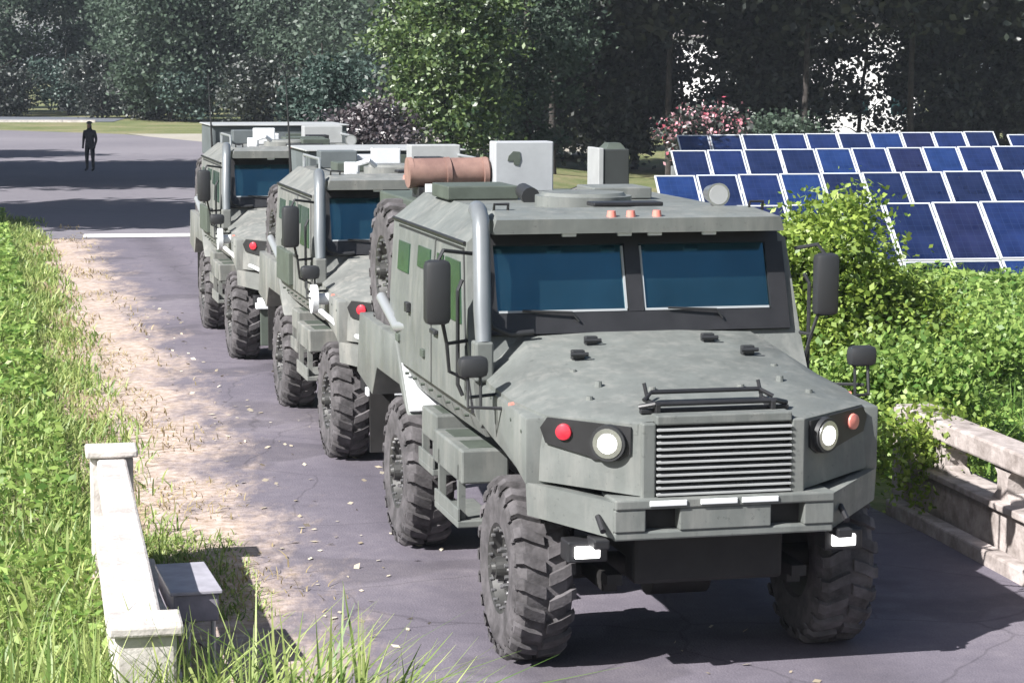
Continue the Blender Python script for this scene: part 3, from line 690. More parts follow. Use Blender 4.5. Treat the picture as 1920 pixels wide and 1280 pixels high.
        b = NB(); tube(b, [(sx * 1.31, .10, 1.66), (sx * 1.31, .12, 1.90)], .010, 6); obj('mirror_arm', b, M['blackplastic'], mi)
        b = NB(); cyl(b, (sx * 1.14, -.14, 1.71), (sx * 1.178, -.15, 1.71), .022, .018, 12); obj('side_marker', b, M['orange'], root, smooth=40)
        b = NB(); tube(b, [(sx * 1.185, 1.16, 2.655), (sx * 1.185, 3.84, 2.655)], .014, 6); obj('drip_rail', b, M['black'], root)
        # grab bar in front of the door
        b = NB(); tube(b, [(sx * 1.25, .95, 2.42), (sx * 1.285, .93, 2.35), (sx * 1.285, .93, 1.70), (sx * 1.25, .93, 1.62)], .014, 6); obj('grab_bar', b, M['blackplastic'], root)
        # step boxes hung under the doors
        for (y0, y1, z0, z1, xo) in ((2.08, 2.62, 1.08, 1.30, 1.20), (1.0, 1.98, .98, 1.22, 1.24)):
            bm = NB(); xa, xb = min(sx * .90, sx * xo), max(sx * .90, sx * xo); box(bm, xa, xb, y0, y1, z0, z1, .014)
            sb = obj('step_box', bm, P, root)
            nb = 2 if y1 - y0 > .8 else 1
            for i in range(nb):
                ya = y0 + (y1 - y0) * (i + .18) / nb; yb = y0 + (y1 - y0) * (i + .82) / nb
                obj('step_grille', bx(xa + .07, xb - .07, ya, yb, z1 - .03, z1 + .004), M['paint_dark'], sb)
        for (y0, y1, z0, xo) in ((1.05, 1.85, .66, 1.26), (2.2, 2.75, .82, 1.20)):
            bm = NB(); xa, xb = min(sx * .96, sx * xo), max(sx * .96, sx * xo); box(bm, xa, xb, y0, y1, z0, z0 + .05, .008)
            for y in (y0 + .05, y1 - .09): box(bm, xa + .02, xa + .07, y, y + .05, z0 + .05, 1.1)
            box(bm, min(sx * (xo - .02), sx * xo), max(sx * (xo - .02), sx * xo), y0, y1, z0 + .05, z0 + .14, .004)
            obj('step', bm, P, root)
        # rear mudguard with sloped front face
        b = NB(); prism(b, [(2.98, 1.16), (3.50, 1.72), (5.15, 1.74), (5.3, 1.2), (4.55, 1.10), (4.32, 1.36), (2.95 + .35, 1.36)], 'x', sx * .78, sx * 1.245)
        bmesh.ops.recalc_face_normals(b, faces=b.faces); mg = obj('rear_mudguard', bevel_all(b, .012), P, root, smooth=30)
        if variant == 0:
            q = NB(); prism(q, [(2.985, 1.185), (3.49, 1.728), (3.475, 1.742), (2.97, 1.199)], 'x', sx * .82, sx * 1.225); bmesh.ops.recalc_face_normals(q, faces=q.faces); tag(obj('glare_plate', q, M['white_panel'], mg), 'white plate painting sun glare on the mudguard slope')  # added white plate: sun glare on the slope put into its colour
    for sx in (-1, 1):
        b = NB(); tube(b, [(sx * 1.16, 3.0, 1.86), (sx * 1.22, 3.5, 1.80), (sx * 1.24, 4.1, 1.98)], .045, 10); obj('side_pipe', b, M['galv'], root, smooth=50)
    # spare wheel upright behind the cab
    wheel(root, 'spare_wheel', -.98, 4.50, 2.16 if variant == 0 else 2.0, False, .5)
    b = NB(); box(b, -.9, -.78, 4.35, 4.65, 1.5, 2.35, .01); obj('spare_wheel_carrier', b, M['chassis'], root)
    # rear body
    obj('rear_deck', bx(-1.0, 1.15, 3.92, 5.75, 1.45, 1.70, .02), P, root)
    obj('equipment_locker', bx(-.76, 1.12, 3.95, 5.6, 1.70, 2.62, .02), P, root)
    for sx in (-1, 1):
        b = NB(); box(b, sx * 1.0 - .11, sx * 1.0 + .11, 5.4, 5.43, .45, 1.2); obj('mud_flap', b, M['chassis'], root)
    # --- roof equipment
    for x in (-.24, -.10, .09):
        b = NB(); cyl(b, (x + .05, .93, 2.835), (x + .05, .93, 2.885), .036, .028, 12); obj('roof_marker', b, M['orange'], root, smooth=40)
    b = NB(); cyl(b, (-.1, 2.0, 2.855), (-.1, 2.0, 2.93), .36, .36, 28); cyl(b, (-.1, 2.0, 2.93), (-.1, 2.0, 2.955), .32, .3, 28); obj('roof_hatch', b, P, root, smooth=35)
    obj('antenna_plate', bx(-.2, .32, 1.35, 1.55, 2.885, 2.915, .008), M['black'], root)
    b = NB(); tube(b, [(.72, 1.42, 2.86), (.72, 1.42, 2.90)], .02, 8); cyl(b, (.72, 1.30, 2.965), (.72, 1.48, 2.965), .085, .06, 18); sl = obj('spot_lamp', b, M['steel'], root, smooth=40)
    cyl_l = NB(); cyl(cyl_l, (.72, 1.296, 2.965), (.72, 1.31, 2.965), .07, seg=18); obj('lens', cyl_l, M['grey_panel'], sl)
    for x in (-.96, .93):
        b = NB(); tube(b, [(x, 1.25, 2.84), (x, 1.22, 2.92), (x + .1, 1.22, 2.92), (x + .1, 1.25, 2.84)], .012, 6); obj('lifting_eye', b, M['black'], root)
    if variant == 0:
        obj('roof_box', bx(-.98, -.42, 2.7, 3.3, 2.86, 2.965, .01), M['paint_dark'], root)
        b = NB(); cyl(b, (-.40, 2.4, 2.90), (-.40, 2.65, 2.93), .07, .06, 14); obj('roof_vent', b, M['blackplastic'], root, smooth=40)
        obj('roof_box', bx(.15, .62, 2.6, 3.1, 2.86, 2.95, .01), P, root)
        obj('deck_platform', bx(-1.0, 1.12, 3.95, 5.5, 2.62, 2.78, .015), M['paint_dark'], root)
        # pale antenna panel with dark stain, dark loudspeaker box, brown canister with straps
        p = obj('antenna_panel', bx(-.255, .25, 4.20, 4.42, 2.83, 3.25, .012), M['grey_panel'], root)
        p.data.materials.clear(); p.data.materials.append(M['pale_panel'])
        b = NB(); prism(b, [(-.14, 3.13), (-.10, 3.17), (-.045, 3.165), (-.035, 3.10), (-.055, 3.05), (-.095, 3.06), (-.10, 3.09), (-.15, 3.09)], 'y', 4.192, 4.205); obj('dark_patch', b, M['paint_dark'], p)
        b = NB()
        for x in (-.16, .16): box(b, x - .03, x + .03, 4.24, 4.36, 2.76, 2.84)
        obj('panel_bracket', b, M['black'], root)
        p = obj('loudspeaker_box', bx(.70, .93, 4.25, 4.6, 2.79, 3.18, .01), M['speaker'], root)
        obj('box_edge', bx(.655, .70, 4.24, 4.6, 2.79, 3.19, .006), M['grey_panel'], p)
        b = NB(); hexa(b, [(.74, 4.3, 3.18), (.91, 4.3, 3.18), (.91, 4.55, 3.18), (.74, 4.55, 3.18), (.78, 4.36, 3.23), (.88, 4.36, 3.23), (.88, 4.5, 3.23), (.78, 4.5, 3.23)]); obj('box_cap', b, M['paint_dark'], p)
        b = NB(); cyl(b, (-.96, 4.40, 2.985), (-.27, 4.44, 2.99), .122, seg=28); cn = obj('canister', b, M['canister'], root, smooth=40)
        for x in (-.94, -.62, -.30):
            b = NB(); cyl(b, (x - .02, 4.41, 2.986), (x + .02, 4.41, 2.988), .130, seg=28); obj('canister_band', b, M['canister'], cn, smooth=40)
        for x in (-.85, -.45): obj('canister_cradle', bx(x - .04, x + .04, 4.26, 4.56, 2.775, 2.87), M['black'], root)
        b = NB(); box(b, -.84, -.76, 4.22, 4.27, 2.80, 2.90, .006); box(b, -.66, -.63, 4.22, 4.27, 2.78, 2.82); box(b, -.56, -.53, 4.22, 4.27, 2.78, 2.82); obj('cradle_clip', b, M['trim'], root)
        b = NB(); tube(b, [(.3, 4.2, 2.79), (.45, 4.15, 2.86), (.62, 4.2, 2.80)], .02, 8); obj('cable_loop', b, M['black'], root)
    else:
        obj('shelter_body', bx(-.78 if variant == 1 else -1.0, 1.12, 4.05, 5.6, 2.62, 3.02 if variant == 1 else 3.10, .02), M['shelter'], root)
        obj('shelter_roof', bx(-.82 if variant == 1 else -1.03, 1.15, 4.0, 5.65, 3.02 if variant == 1 else 3.10, 3.04 if variant == 1 else 3.12, .008), M['grey_panel'], root)
        obj('shelter_hatch', bx(.15, .95, 4.02, 4.06, 2.66, 2.98, .006), M['paint_dark'], root)
        xo = -.05 if variant == 1 else -.34
        wb = obj('white_box', bx(xo - .15, xo + .15, 2.75, 3.05, 2.86, 3.10, .012), M['white_panel'], root)
        obj('box_strap', bx(xo - .155, xo + .155, 2.86, 2.90, 2.86, 3.106), M['grey_panel'], wb)
        obj('roof_box', bx(-.72, -.3, 2.3, 2.75, 2.86, 2.96, .01) if variant == 1 else bx(-.1, .5, 2.3, 2.75, 2.86, 2.98, .01), M['paint_dark'], root)
        b = NB(); box(b, .30, .62, 2.7, 3.0, 2.86, 3.0, .01); cyl(b, (.46, 2.69, 2.94), (.46, 2.6, 2.94), .045, .05, 14); obj('camera_unit', b, M['black'], root)
        obj('front_skirt', bx(-.92, 1.16, -1.06, -1.02, .30, .80, .01), M['paint_dark'], root)
        obj('skirt_ledge', bx(-.98, 1.18, -1.12, -.98, .80, .88, .01), M['white_panel'], root)
        b = NB(); cyl(b, (-1.36, .05, 1.66), (-1.30, .05, 1.66), .15, .15, 20); cyl(b, (-1.33, .05, 1.66), (-1.18, .05, 1.66), .06, .06, 12); obj('hose_reel', b, M['white_panel'], root, smooth=35)
        b = NB(); tube(b, [(-1.28, -.05, 1.55), (-1.12, -.45, 1.40), (-.80, -1.0, 1.26)], .028, 8); obj('tow_bar', b, M['white_panel'], root, smooth=50)
        for x, y, w_, h_, mm in ((-.55, 3.35, .22, .2, 'shelter'), (.62, 3.4, .3, .26, 'grey_panel'), (-.2, 3.55, .16, .14, 'white_panel'), (.25, 1.7, .2, .12, 'paint_dark')):
            obj('roof_case', bx(x - w_, x + w_, y - .14, y + .14, 2.855, 2.86 + h_, .012), M[mm], root)
        b = NB(); tube(b, [(-.9, 2.4, 2.86), (-.9, 2.4, 3.0), (-.9, 3.6, 3.0), (-.9, 3.6, 2.86)], .018, 6); obj('roof_rail', b, M['galv'], root)
        b = NB(); tube(b, [(.9, 2.4, 2.86), (.9, 2.4, 3.0), (.9, 3.6, 3.0), (.9, 3.6, 2.86)], .018, 6); obj('roof_rail', b, M['galv'], root)
        obj('side_locker', bx(-1.28, -1.22, 2.3, 3.3, 1.58, 1.95, .01), M['paint_dark'], root)
        b = NB(); tube(b, [(-1.0, 4.0, 2.6), (-1.02, 4.0, 3.2), (-1.05, 4.05, 3.9)], [.02, .012, .006], 6); obj('whip_antenna', b, M['black'], root)
        b = NB(); tube(b, [(-.62, 1.55, 2.85), (-.62, 1.5, 2.98), (-.5, 1.45, 3.02), (-.42, 1.5, 2.96)], .03, 8); box(b, -.75, -.62, 1.5, 1.62, 2.86, 3.0, .01); obj('lamp_bracket', b, M['white_panel'], root)
    if variant: root.scale = (.955, .955, .955); root.location = RW((.02, -.06)[variant - 1], 7.72 * k)
    return root
truck('leading armoured truck with brown canister and pale square panel behind its cab', 0, M['paint'], 0)
truck('armoured truck sandwiched in the convoy, white box on its cab roof', 1, M['paint2'], 1)
truck('rearmost armoured truck of the convoy near the white stop line', 2, M['paint2'], 2)

# ------------------------------------------------------------------ vegetation
def blades(P, L, W, rng, lean=.5, mode=3):
    # curved grass blades: 3 quads tapering; returns verts for quads
    n = len(P); P = np.asarray(P, float); L = np.asarray(L) * np.ones(n); W = np.asarray(W) * np.ones(n)
    az = rng.uniform(0, 2 * np.pi, n); d = np.stack([np.cos(az), np.sin(az), np.zeros(n)], 1)
    az2 = az + np.pi / 2 + rng.uniform(-.6, .6, n); w = np.stack([np.cos(az2), np.sin(az2), np.zeros(n)], 1)
    ln = np.abs(rng.normal(lean, lean * .5, n))
    out = []
    hs = [0, .4, .75, 1.0]; ws_ = [.7, 1.0, .75, .08]
    c = []
    for h, k in zip(hs, ws_):
        z = h * (1 - .35 * ln * h); r = ln * h * h
        cen = P + d * (r * L)[:, None] + np.array([0, 0, 1.]) * (z * L)[:, None]
        c.append((cen - w * (W * k / 2)[:, None], cen + w * (W * k / 2)[:, None]))
    for i in range(3):
        out.append(np.stack([c[i][0], c[i][1], c[i + 1][1], c[i + 1][0]], 1))
    return np.stack(out, 1).reshape(-1, 3)
def weld_quads(name, V, nq=3):
    # connect the nq quads of each blade so a blade is one island
    n = len(V) // (4 * nq); Q = V.reshape(n, nq, 4, 3)
    verts = np.concatenate([Q[:, :, 0:2].reshape(n, nq * 2, 3), Q[:, -1:, 3], Q[:, -1:, 2]], 1)      # a0 b0 a1 b1 ... aN bN
    k = 2 * nq + 2; base = (np.arange(n) * k)[:, None, None]
    f = np.array([[2 * i, 2 * i + 1, 2 * i + 3, 2 * i + 2] for i in range(nq)])[None]
    F = (base + f).reshape(-1).astype(np.int32)
    me = bpy.data.meshes.new(name); me.vertices.add(n * k); me.vertices.foreach_set('co', verts.astype(np.float32).ravel())
    me.loops.add(len(F)); me.loops.foreach_set('vertex_index', F); me.polygons.add(len(F) // 4)
    me.polygons.foreach_set('loop_start', np.arange(0, len(F), 4, dtype=np.int32)); me.update(calc_edges=True)
    me.polygons.foreach_set('use_smooth', [True] * (len(F) // 4)); return me
def patch_noise(x, y, rng_seed=0, sc=1.0):
    r = np.random.default_rng(rng_seed); v = np.zeros_like(x)
    for _ in range(6):
        k = r.normal(size=2) * sc; v += np.sin(k[0] * x + k[1] * y + r.uniform(0, 6))
    return v / 6
rg = np.random.default_rng(21)
def scatter(n, s0, s1, t0, t1, dens=None):
    s = rg.uniform(s0, s1, n); t = rg.uniform(t0, t1, n)
    if dens is not None:
        k = rg.uniform(0, 1, n) < dens(s, t); s, t = s[k], t[k]
    x = 1.094 + s * math.cos(YAW) - t * math.sin(YAW); y = 14.69 + s * math.sin(YAW) + t * math.cos(YAW)
    return np.stack([x, y, gz(x, y)], 1), s, t
# tall green grass on the left bank
def inview_left(s, t): return np.where(s > -(5.5 + .18 * (t + 6)), 1.0, 0.0)
P1, s1, t1 = scatter(90000, -13, -3.66, -6, 42, inview_left)
near = np.clip(1 - (t1 - 2) / 34, .25, 1)
keep = rg.uniform(0, 1, len(P1)) < near; P1, s1, t1 = P1[keep], s1[keep], t1[keep]
hgt = (.30 + .22 * patch_noise(P1[:, 0], P1[:, 1], 3, 1.2)) * rg.uniform(.6, 1.5, len(P1)); hgt = np.clip(hgt, .1, .9) * (.75 + .5 * sst(-3.6, -6, s1))
tag(link('tall_grass', weld_quads('tall_grass', blades(P1, hgt, rg.uniform(.008, .024, len(P1)) * (1 + t1.clip(0) * .03), rg, .55)), None, M['grass']),
    'tall green grass covering the bank outside the sunlit parapet', 'grass', kind='stuff')
P1, s1, t1 = scatter(90000, -13, -3.7, -6, 42, inview_left)
cv = .22 + .2 * patch_noise(P1[:, 0], P1[:, 1], 33, 1.3) + .14 * patch_noise(P1[:, 0], P1[:, 1], 34, 3.5)
P1[:, 2] += np.clip(cv, .03, .7) * rg.uniform(.5, 1.15, len(P1))
tag(link('bank_weeds', fastmesh('bank_weeds', leaf_quads(P1, rg.uniform(.02, .06, len(P1)) * (1 + .02 * t1.clip(0)), rg, flat=.6, aspect=.5), 4), None, M['weed']),
    'low leafy weeds mixed into the tall grass of the left bank', 'weeds', kind='stuff')
# beyond the parapet end the bank reaches the verge
P1, s1, t1 = scatter(34000, -4.0, -2.7, 2.9, 42, lambda s, t: np.clip((-s - 2.75) / .9, 0, 1) * (.35 + .65 * (patch_noise(s * 2, t, 8, 1.0) > -.1)))
tag(link('short_grass', weld_quads('short_grass', blades(P1, rg.uniform(.06, .24, len(P1)), rg.uniform(.008, .018, len(P1)) * (1 + t1 * .03), rg, .7)), None, M['grass']),
    'short yellowish green grass thinning out towards the road', 'grass', kind='stuff')
P1, s1, t1 = scatter(16000, -3.5, -1.9, -1.8, 40, lambda s, t: np.clip((-s - 1.9) / 1.3, 0.04, 1) * (patch_noise(s * 3, t, 5, 1.3) > 0.0))
tag(link('dry_grass', weld_quads('dry_grass', blades(P1, rg.uniform(.03, .13, len(P1)), rg.uniform(.006, .014, len(P1)) * (1 + t1.clip(0) * .03), rg, .9)), None, M['grass_dry']),
    'dry straw coloured grass along the left edge of the road', 'grass', kind='stuff')
P1, s1, t1 = scatter(4200, -3.3, -2.45, 1.3, 4.2, lambda s, t: np.clip((-s - 2.4) / .8, .1, 1))
tag(link('green_tufts', weld_quads('green_tufts', blades(P1, rg.uniform(.04, .13, len(P1)), rg.uniform(.008, .016, len(P1)), rg, .8)), None, M['grass']),
    'patch of low green grass at the parapet foot', 'grass', kind='stuff')
# foreground weeds at the bridge end
P1, s1, t1 = scatter(4200, -4.6, -2.2, -3.9, -2.45, lambda s, t: np.clip((-s - 2.15) / 1.2, .04, 1))
tag(link('foreground_grass', weld_quads('foreground_grass', blades(P1, rg.uniform(.45, 1.25, len(P1)) * (.8 + .35 * sst(-1.6, -3.0, s1)), rg.uniform(.012, .028, len(P1)), rg, .55)), None, M['grass']),
    'long blades of grass in front of the near parapet post', 'grass', kind='stuff')
# leafy weeds over the right bank
P2, s2, t2 = scatter(150000, 3.85, 26, -3, 36, lambda s, t: np.where((s < 6 + .40 * (t + 10)) & (s > 3.85 + 0 * t), 1.0, 0.0))
cover = .30 + .28 * sst(14, 27, t2) + .30 * patch_noise(P2[:, 0], P2[:, 1], 12, .8) + .22 * patch_noise(P2[:, 0], P2[:, 1], 13, 2.2)
P2[:, 2] += np.clip(cover, .04, 1.2) * rg.uniform(.35, 1.0, len(P2)) ** .6 * (.55 + .45 * sst(3.9, 6, s2))
tag(link('leafy_weeds', fastmesh('leafy_weeds', leaf_quads(P2, rg.uniform(.035, .085, len(P2)) * (1 + .012 * t2.clip(0)), rg, flat=.68, aspect=.6), 4), None, M['weed']),
    'dense leafy green weeds covering the bank below the solar panels', 'weeds', kind='stuff')
P2, s2, t2 = scatter(26000, 3.85, 24, 3, 36, lambda s, t: np.where(s < 6 + .40 * (t + 10), 1.0, 0.0))
tag(link('bank_grass', weld_quads('bank_grass', blades(P2, rg.uniform(.3, .8, len(P2)), rg.uniform(.012, .03, len(P2)), rg, .5)), None, M['weed']),
    'upright grass stems among the weeds on the solar field bank', 'grass', kind='stuff')

def limb_tree(bm, base, h, r, rng, nl, spread, z0):
    base = Vector(base); top = base + Vector((rng.uniform(-.4, .4), rng.uniform(-.4, .4), h))
    pts = [base + (top - base) * k / 5 + Vector((rng.uniform(-.12, .12), rng.uniform(-.12, .12), 0)) * (0 if k == 0 else 1) for k in range(6)]
    tube(bm, pts, [r * (1.25, 1, .85, .65, .45, .2)[k] for k in range(6)], 9)
    for i in range(nl):
        u = rng.uniform(z0, .9); p = base + (top - base) * u; a = rng.uniform(0, 6.28); L = spread * rng.uniform(.5, 1.0)
        q = p + Vector((math.cos(a) * L * .5, math.sin(a) * L * .5, L * .3)); e = p + Vector((math.cos(a) * L, math.sin(a) * L, L * rng.uniform(.2, .7)))
        tube(bm, [p, q, e], [r * .42 * (1 - u * .5), r * .25, r * .07], 6)
def crown_pts(cx, cy, cz, rx, ry, rz, nclump, per, cs, nr):
    out = []
    d = nr.normal(size=(nclump, 3)); d /= np.linalg.norm(d, axis=1)[:, None]; u = nr.uniform(.15, 1, nclump) ** .45
    cen = d * u[:, None] * np.array([rx, ry, rz]) + np.array([cx, cy, cz])
    for c in cen:
        k = int(per * nr.uniform(.5, 1.5)); o = nr.normal(size=(k, 3)) * cs * nr.uniform(.7, 1.3) * np.array([1, 1, .6]); out.append(c + o)
    return np.concatenate(out)
def tree(name, label, cat, x, y, h, rx, rz, zc, nclump, per, cs, leaf, m, seed, trunk_r=.18, group=None, nl=8, ry=None, z0=.3, extra=None):
    g0 = float(gz(x, y)); root = thing(name, label, cat, (x, y, g0), 0, group)
    rng = random.Random(seed); nr = np.random.default_rng(seed)
    b = NB(); limb_tree(b, (0, 0, -.1), h, trunk_r, rng, nl, rx * .9, z0); obj('trunk', b, M['bark'], root, smooth=50)
    P = crown_pts(0, 0, zc, rx, ry or rx, rz, nclump, per, cs, nr); P = P[P[:, 2] > .05]
    link('crown', fastmesh('crown', leaf_quads(P, nr.uniform(.6, 1.3, len(P)) * leaf, nr, flat=.2, aspect=.6), 4), root, m)
    if extra:
        k = nr.choice(len(P), extra[1]); link('blossom', fastmesh('blossom', leaf_quads(P[k] + nr.normal(size=(len(k), 3)) * .1 + np.array([-.05, -.25, .05]), nr.uniform(.6, 1.3, len(k)) * extra[2], nr, aspect=.8), 4), root, extra[0])
    return root
# bush at the bank beside the leading truck
def bush(label, x, y, w, h, n, leaf, m, seed, name='bush', extra=None):
    return tree(name, label, 'bush', x, y, h * .8, w, h * .42, h * .52, n, 190, .21, leaf * .8, m, seed, .03, nl=12, z0=.05, extra=extra)
bush('tall yellowish green bush beside the mirror of the leading truck', 3.55, 25.2, .62, 2.75, 70, .055, M['bush'], 31)
bush('rounded bright green bush in front of the solar panels', 4.35, 25.6, .6, 1.75, 55, .055, M['bush'], 32)
bush('low green shrub spreading behind the far end of the right parapet', 3.9, 21.6, .75, 1.35, 50, .05, M['weed'], 33)
bush('small leafy weed clump growing over the end of the right parapet', 3.62, 19.0, .22, 1.0, 16, .04, M['bush'], 35)
bush('low leafy shrub between the parapet and the solar field', 5.6, 28.5, 1.1, 1.25, 60, .06, M['weed'], 34)

# ---- trees
tree('tree', 'bright green sunlit tree rising right behind the convoy', 'tree', -1.9, 66, 8.5, 2.0, 3.6, 4.6, 130, 190, .34, .085, M['t_bright'], 41, .16)
tree('tree', 'deep green tree standing against the sunlit one', 'tree', .4, 71, 9, 1.9, 3.9, 4.9, 100, 170, .4, .09, M['t_mid'], 42, .18)
tree('tree', 'bluish green young tree behind the middle truck', 'tree', -5.6, 70, 4.6, 1.5, 1.9, 2.2, 60, 150, .3, .08, M['t_blue'], 43, .1)
tree('shrub', 'dark purple leaved shrub with pale blossom behind the trucks', 'shrub', -3.9, 62, 3.0, 1.3, 1.2, 1.6, 60, 150, .26, .07, M['t_purple'], 44, .06, extra=(M['whiteflower'], 110, .05))
tree('shrub', 'red flowering shrub below the dark trees behind the panels', 'shrub', 6.9, 82, 2.4, 1.5, 1.0, 1.9, 60, 60, .26, .12, M['t_dark'], 45, .05, extra=(M['flower'], 900, .075))
FG = 'tall dark trees behind the solar field'
k = 0
for x, y in ((1.5, 84), (6.0, 86), (11.0, 85), (15.5, 87), (20.0, 86), (25.0, 88), (30, 90), (-2.0, 88), (8.5, 91), (18, 92)):
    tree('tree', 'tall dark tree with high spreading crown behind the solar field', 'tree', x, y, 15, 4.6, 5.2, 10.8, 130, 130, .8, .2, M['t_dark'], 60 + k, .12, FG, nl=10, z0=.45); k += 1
k = 0
for x, y, h in ((-3.4, 93, 8), (-1.2, 91, 8), (1.0, 90, 8), (3.4, 90.5, 7.5), (5.0, 93, 8), (9.9, 90, 7.5), (11.6, 91.5, 7), (17.2, 92, 8), (19.2, 91, 8.5), (21.4, 92, 8.5), (23.6, 91, 8.5), (26, 93, 8.5), (28.5, 94, 8.5), (1, 106, 11), (5.0, 108, 10), (11.8, 107, 9), (20.5, 106, 11), (25, 108, 11), (30, 106, 11)):
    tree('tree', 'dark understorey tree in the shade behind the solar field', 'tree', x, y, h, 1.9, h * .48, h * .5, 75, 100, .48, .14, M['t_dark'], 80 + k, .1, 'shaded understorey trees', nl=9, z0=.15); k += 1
for x, y, h in ((7.2, 94, 7.5), (14.4, 93, 8)):
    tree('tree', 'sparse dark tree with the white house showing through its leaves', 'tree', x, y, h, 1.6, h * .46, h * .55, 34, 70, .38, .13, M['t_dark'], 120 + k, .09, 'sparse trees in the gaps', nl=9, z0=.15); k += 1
tree('shrub', 'dull green shrub behind the backmost solar panels', 'shrub', 9.9, 84, 2.6, 1.5, 1.1, 1.5, 50, 90, .3, .10, M['t_mid'], 128, .05)
k = 0
for x, y, h in ((-44, 172, 15), (-37, 166, 14), (-31.5, 172, 15), (-26.0, 160, 13), (-22.5, 148, 12), (-18.0, 152, 14), (-13.5, 146, 13), (-9.5, 138, 13), (-5.5, 134, 12), (-2.5, 128, 12), (-48, 186, 17), (-34, 190, 17), (-20, 182, 17), (-8, 176, 16)):
    tree('tree', 'hazy green broadleaf tree far beyond the road junction', 'tree', x, y, h, 4.0, h * .44, h * .5, 110, 150, .8, .17, M['t_mid'], 100 + k, .22, 'far trees beyond the junction', nl=9, z0=.15); k += 1
# trees beside the junction, mostly outside the view: their shade falls over the road
k = 0
for x, y in ((-23, 48.5), (-18.3, 48.2), (-30, 66), (-24.5, 65), (-19, 66.3), (-30, 74), (-25, 74.5), (-20.5, 73.2), (-34, 84), (-52, 98)):
    tree('tree', 'tall roadside tree shading the road junction', 'tree', x, y, 15, 4.3, 3.6, 12.2, 90, 60, .75, .36, M['t_mid'], 130 + k, .25, 'roadside trees at the junction', nl=8, z0=.55); k += 1
k = 0
for x, y, h in ((-46, 160, 4.5), (-41, 164, 5), (-36.5, 160, 4), (-32.5, 164, 5), (-28.5, 156, 4.5), (-24.5, 152, 4), (-20.5, 147, 4), (-16, 143, 4.5), (-11.5, 137, 4), (-7.5, 131, 4.5)):
    tree('shrub', 'dark leafy shrub at the foot of the far trees', 'shrub', x, y, h, 2.6, h * .45, h * .5, 60, 120, .5, .14, M['t_blue'] if k % 3 == 0 else M['t_dark'], 160 + k, .08, 'shrubs beneath the far trees', nl=8, z0=.1); k += 1

# ---- houses glimpsed through the trees
def house(label, x, y, w, d, h, rz, nwin):
    root = thing('house', label, 'house', (x, y, float(gz(x, y))), R(rz))
    obj('wall', bx(-w / 2, w / 2, -d / 2, d / 2, -.3, h, .02), M['render'], root)
    b = NB(); prism(b, [(-w / 2 - .4, h), (w / 2 + .4, h), (0, h + w * .22)], 'y', -d / 2 - .4, d / 2 + .4); obj('roof', b, M['roofm'], root)
    for i in range(nwin):
        xx = -w / 2 + w * (i + .5) / nwin
        wd = obj('window', bx(xx - .55, xx + .55, -d / 2 - .03, -d / 2 + .02, 1.0, 2.2), M['trim'], root)
        obj('pane', bx(xx - .47, xx + .47, -d / 2 - .045, -d / 2 - .03, 1.08, 2.12), M['glass'], wd)
    return root
house('white rendered house glimpsed through the gap in the dark trees', 18.5, 132, 9, 7, 6.0, 4, 4)
house('pale house half hidden by the dark trees and red shrub', 9.5, 138, 8, 7, 5.5, -3, 3)
house('small white house beyond the far road under the trees', -34.0, 182, 5, 5, 3.0, 6, 2)

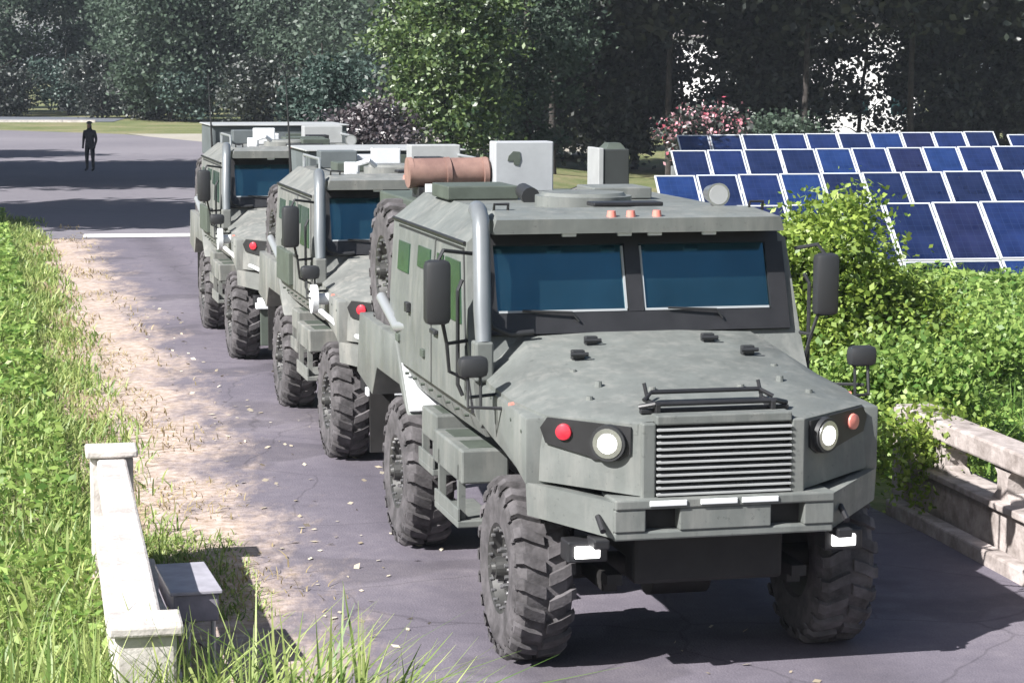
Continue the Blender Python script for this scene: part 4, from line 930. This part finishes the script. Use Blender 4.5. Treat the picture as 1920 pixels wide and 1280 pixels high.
# ---- person standing on the junction
def person(label, x, y, rz):
    root = thing('person', label, 'person', (x, y, .03), rz)
    nodes = {'pelvis': (0, 0, .98, .16, .12), 'waist': (0, 0, 1.14, .145, .11), 'chest': (0, 0, 1.34, .175, .125), 'neck0': (0, 0, 1.50, .075, .07), 'neck': (0, -.01, 1.56, .06, .06)}
    verts, rad, edges, idx = [], [], [], {}
    def add(n, p, r, par=None):
        idx[n] = len(verts); verts.append(p); rad.append(r)
        if par is not None: edges.append((idx[par], idx[n]))
    add('pelvis', (0, 0, .96), (.16, .12)); add('waist', (0, 0, 1.12), (.145, .11), 'pelvis'); add('chest', (0, 0, 1.34), (.18, .125), 'waist'); add('neck', (0, 0, 1.49), (.07, .07), 'chest'); add('skull', (0, -.01, 1.60), (.085, .10), 'neck'); add('crown', (0, -.005, 1.70), (.075, .09), 'skull')
    for sx, n in ((-1, 'l'), (1, 'r')):
        add('hip' + n, (sx * .10, 0, .88), (.095, .10), 'pelvis'); add('knee' + n, (sx * .115, -.015, .49), (.066, .07), 'hip' + n); add('ank' + n, (sx * .12, .01, .10), (.045, .05), 'knee' + n); add('toe' + n, (sx * .135, -.15, .045), (.045, .035), 'ank' + n)
        add('sh' + n, (sx * .19, 0, 1.41), (.07, .07), 'chest'); add('el' + n, (sx * .245, .02, 1.13), (.052, .052), 'sh' + n); add('wr' + n, (sx * .225, -.08, .90), (.035, .035), 'el' + n); add('hd' + n, (sx * .215, -.11, .81), (.035, .045), 'wr' + n)
    me = bpy.data.meshes.new('body'); me.from_pydata(verts, edges, []); o = link('body', me, root, M['cloth'])
    sk = o.modifiers.new('skin', 'SKIN'); 
    for i, r in enumerate(rad): me.skin_vertices[0].data[i].radius = r
    me.skin_vertices[0].data[0].use_root = True; o.modifiers.new('sub', 'SUBSURF').levels = 2
    b = NB(); bmesh.ops.create_uvsphere(b, u_segments=16, v_segments=10, radius=1)
    for v in b.verts: v.co = Vector((v.co.x * .105, v.co.y * .125, 1.70 + max(v.co.z, -.15) * .085))
    obj('cap', b, M['cloth'], root, smooth=60)
    b = NB(); bmesh.ops.create_uvsphere(b, u_segments=14, v_segments=10, radius=1)
    for v in b.verts: v.co = Vector((v.co.x * .07, -.055 + v.co.y * .055, 1.61 + v.co.z * .085))
    obj('face', b, M['skin'], root, smooth=60)
    return root
person('person in dark clothes standing on the shaded road junction', -15.0, 79.5, R(-15))

# ------------------------------------------------------------------ thin haze over the whole place
hz = obj('haze', bx(-960, 960, -260, 1260, -2.2, 19.5), None)
hm = bpy.data.materials.new('haze_air'); hm.use_nodes = True; hn = hm.node_tree; hn.nodes.clear()
ho = hn.nodes.new('ShaderNodeOutputMaterial'); pv = hn.nodes.new('ShaderNodeVolumePrincipled')
pv.inputs['Color'].default_value = (.80, .88, 1.0, 1); pv.inputs['Density'].default_value = .0003; pv.inputs['Anisotropy'].default_value = .1
hn.links.new(pv.outputs[0], ho.inputs['Volume']); hz.data.materials.append(hm); tag(hz, 'thin pale summer haze over the road and trees', 'haze', kind='stuff')
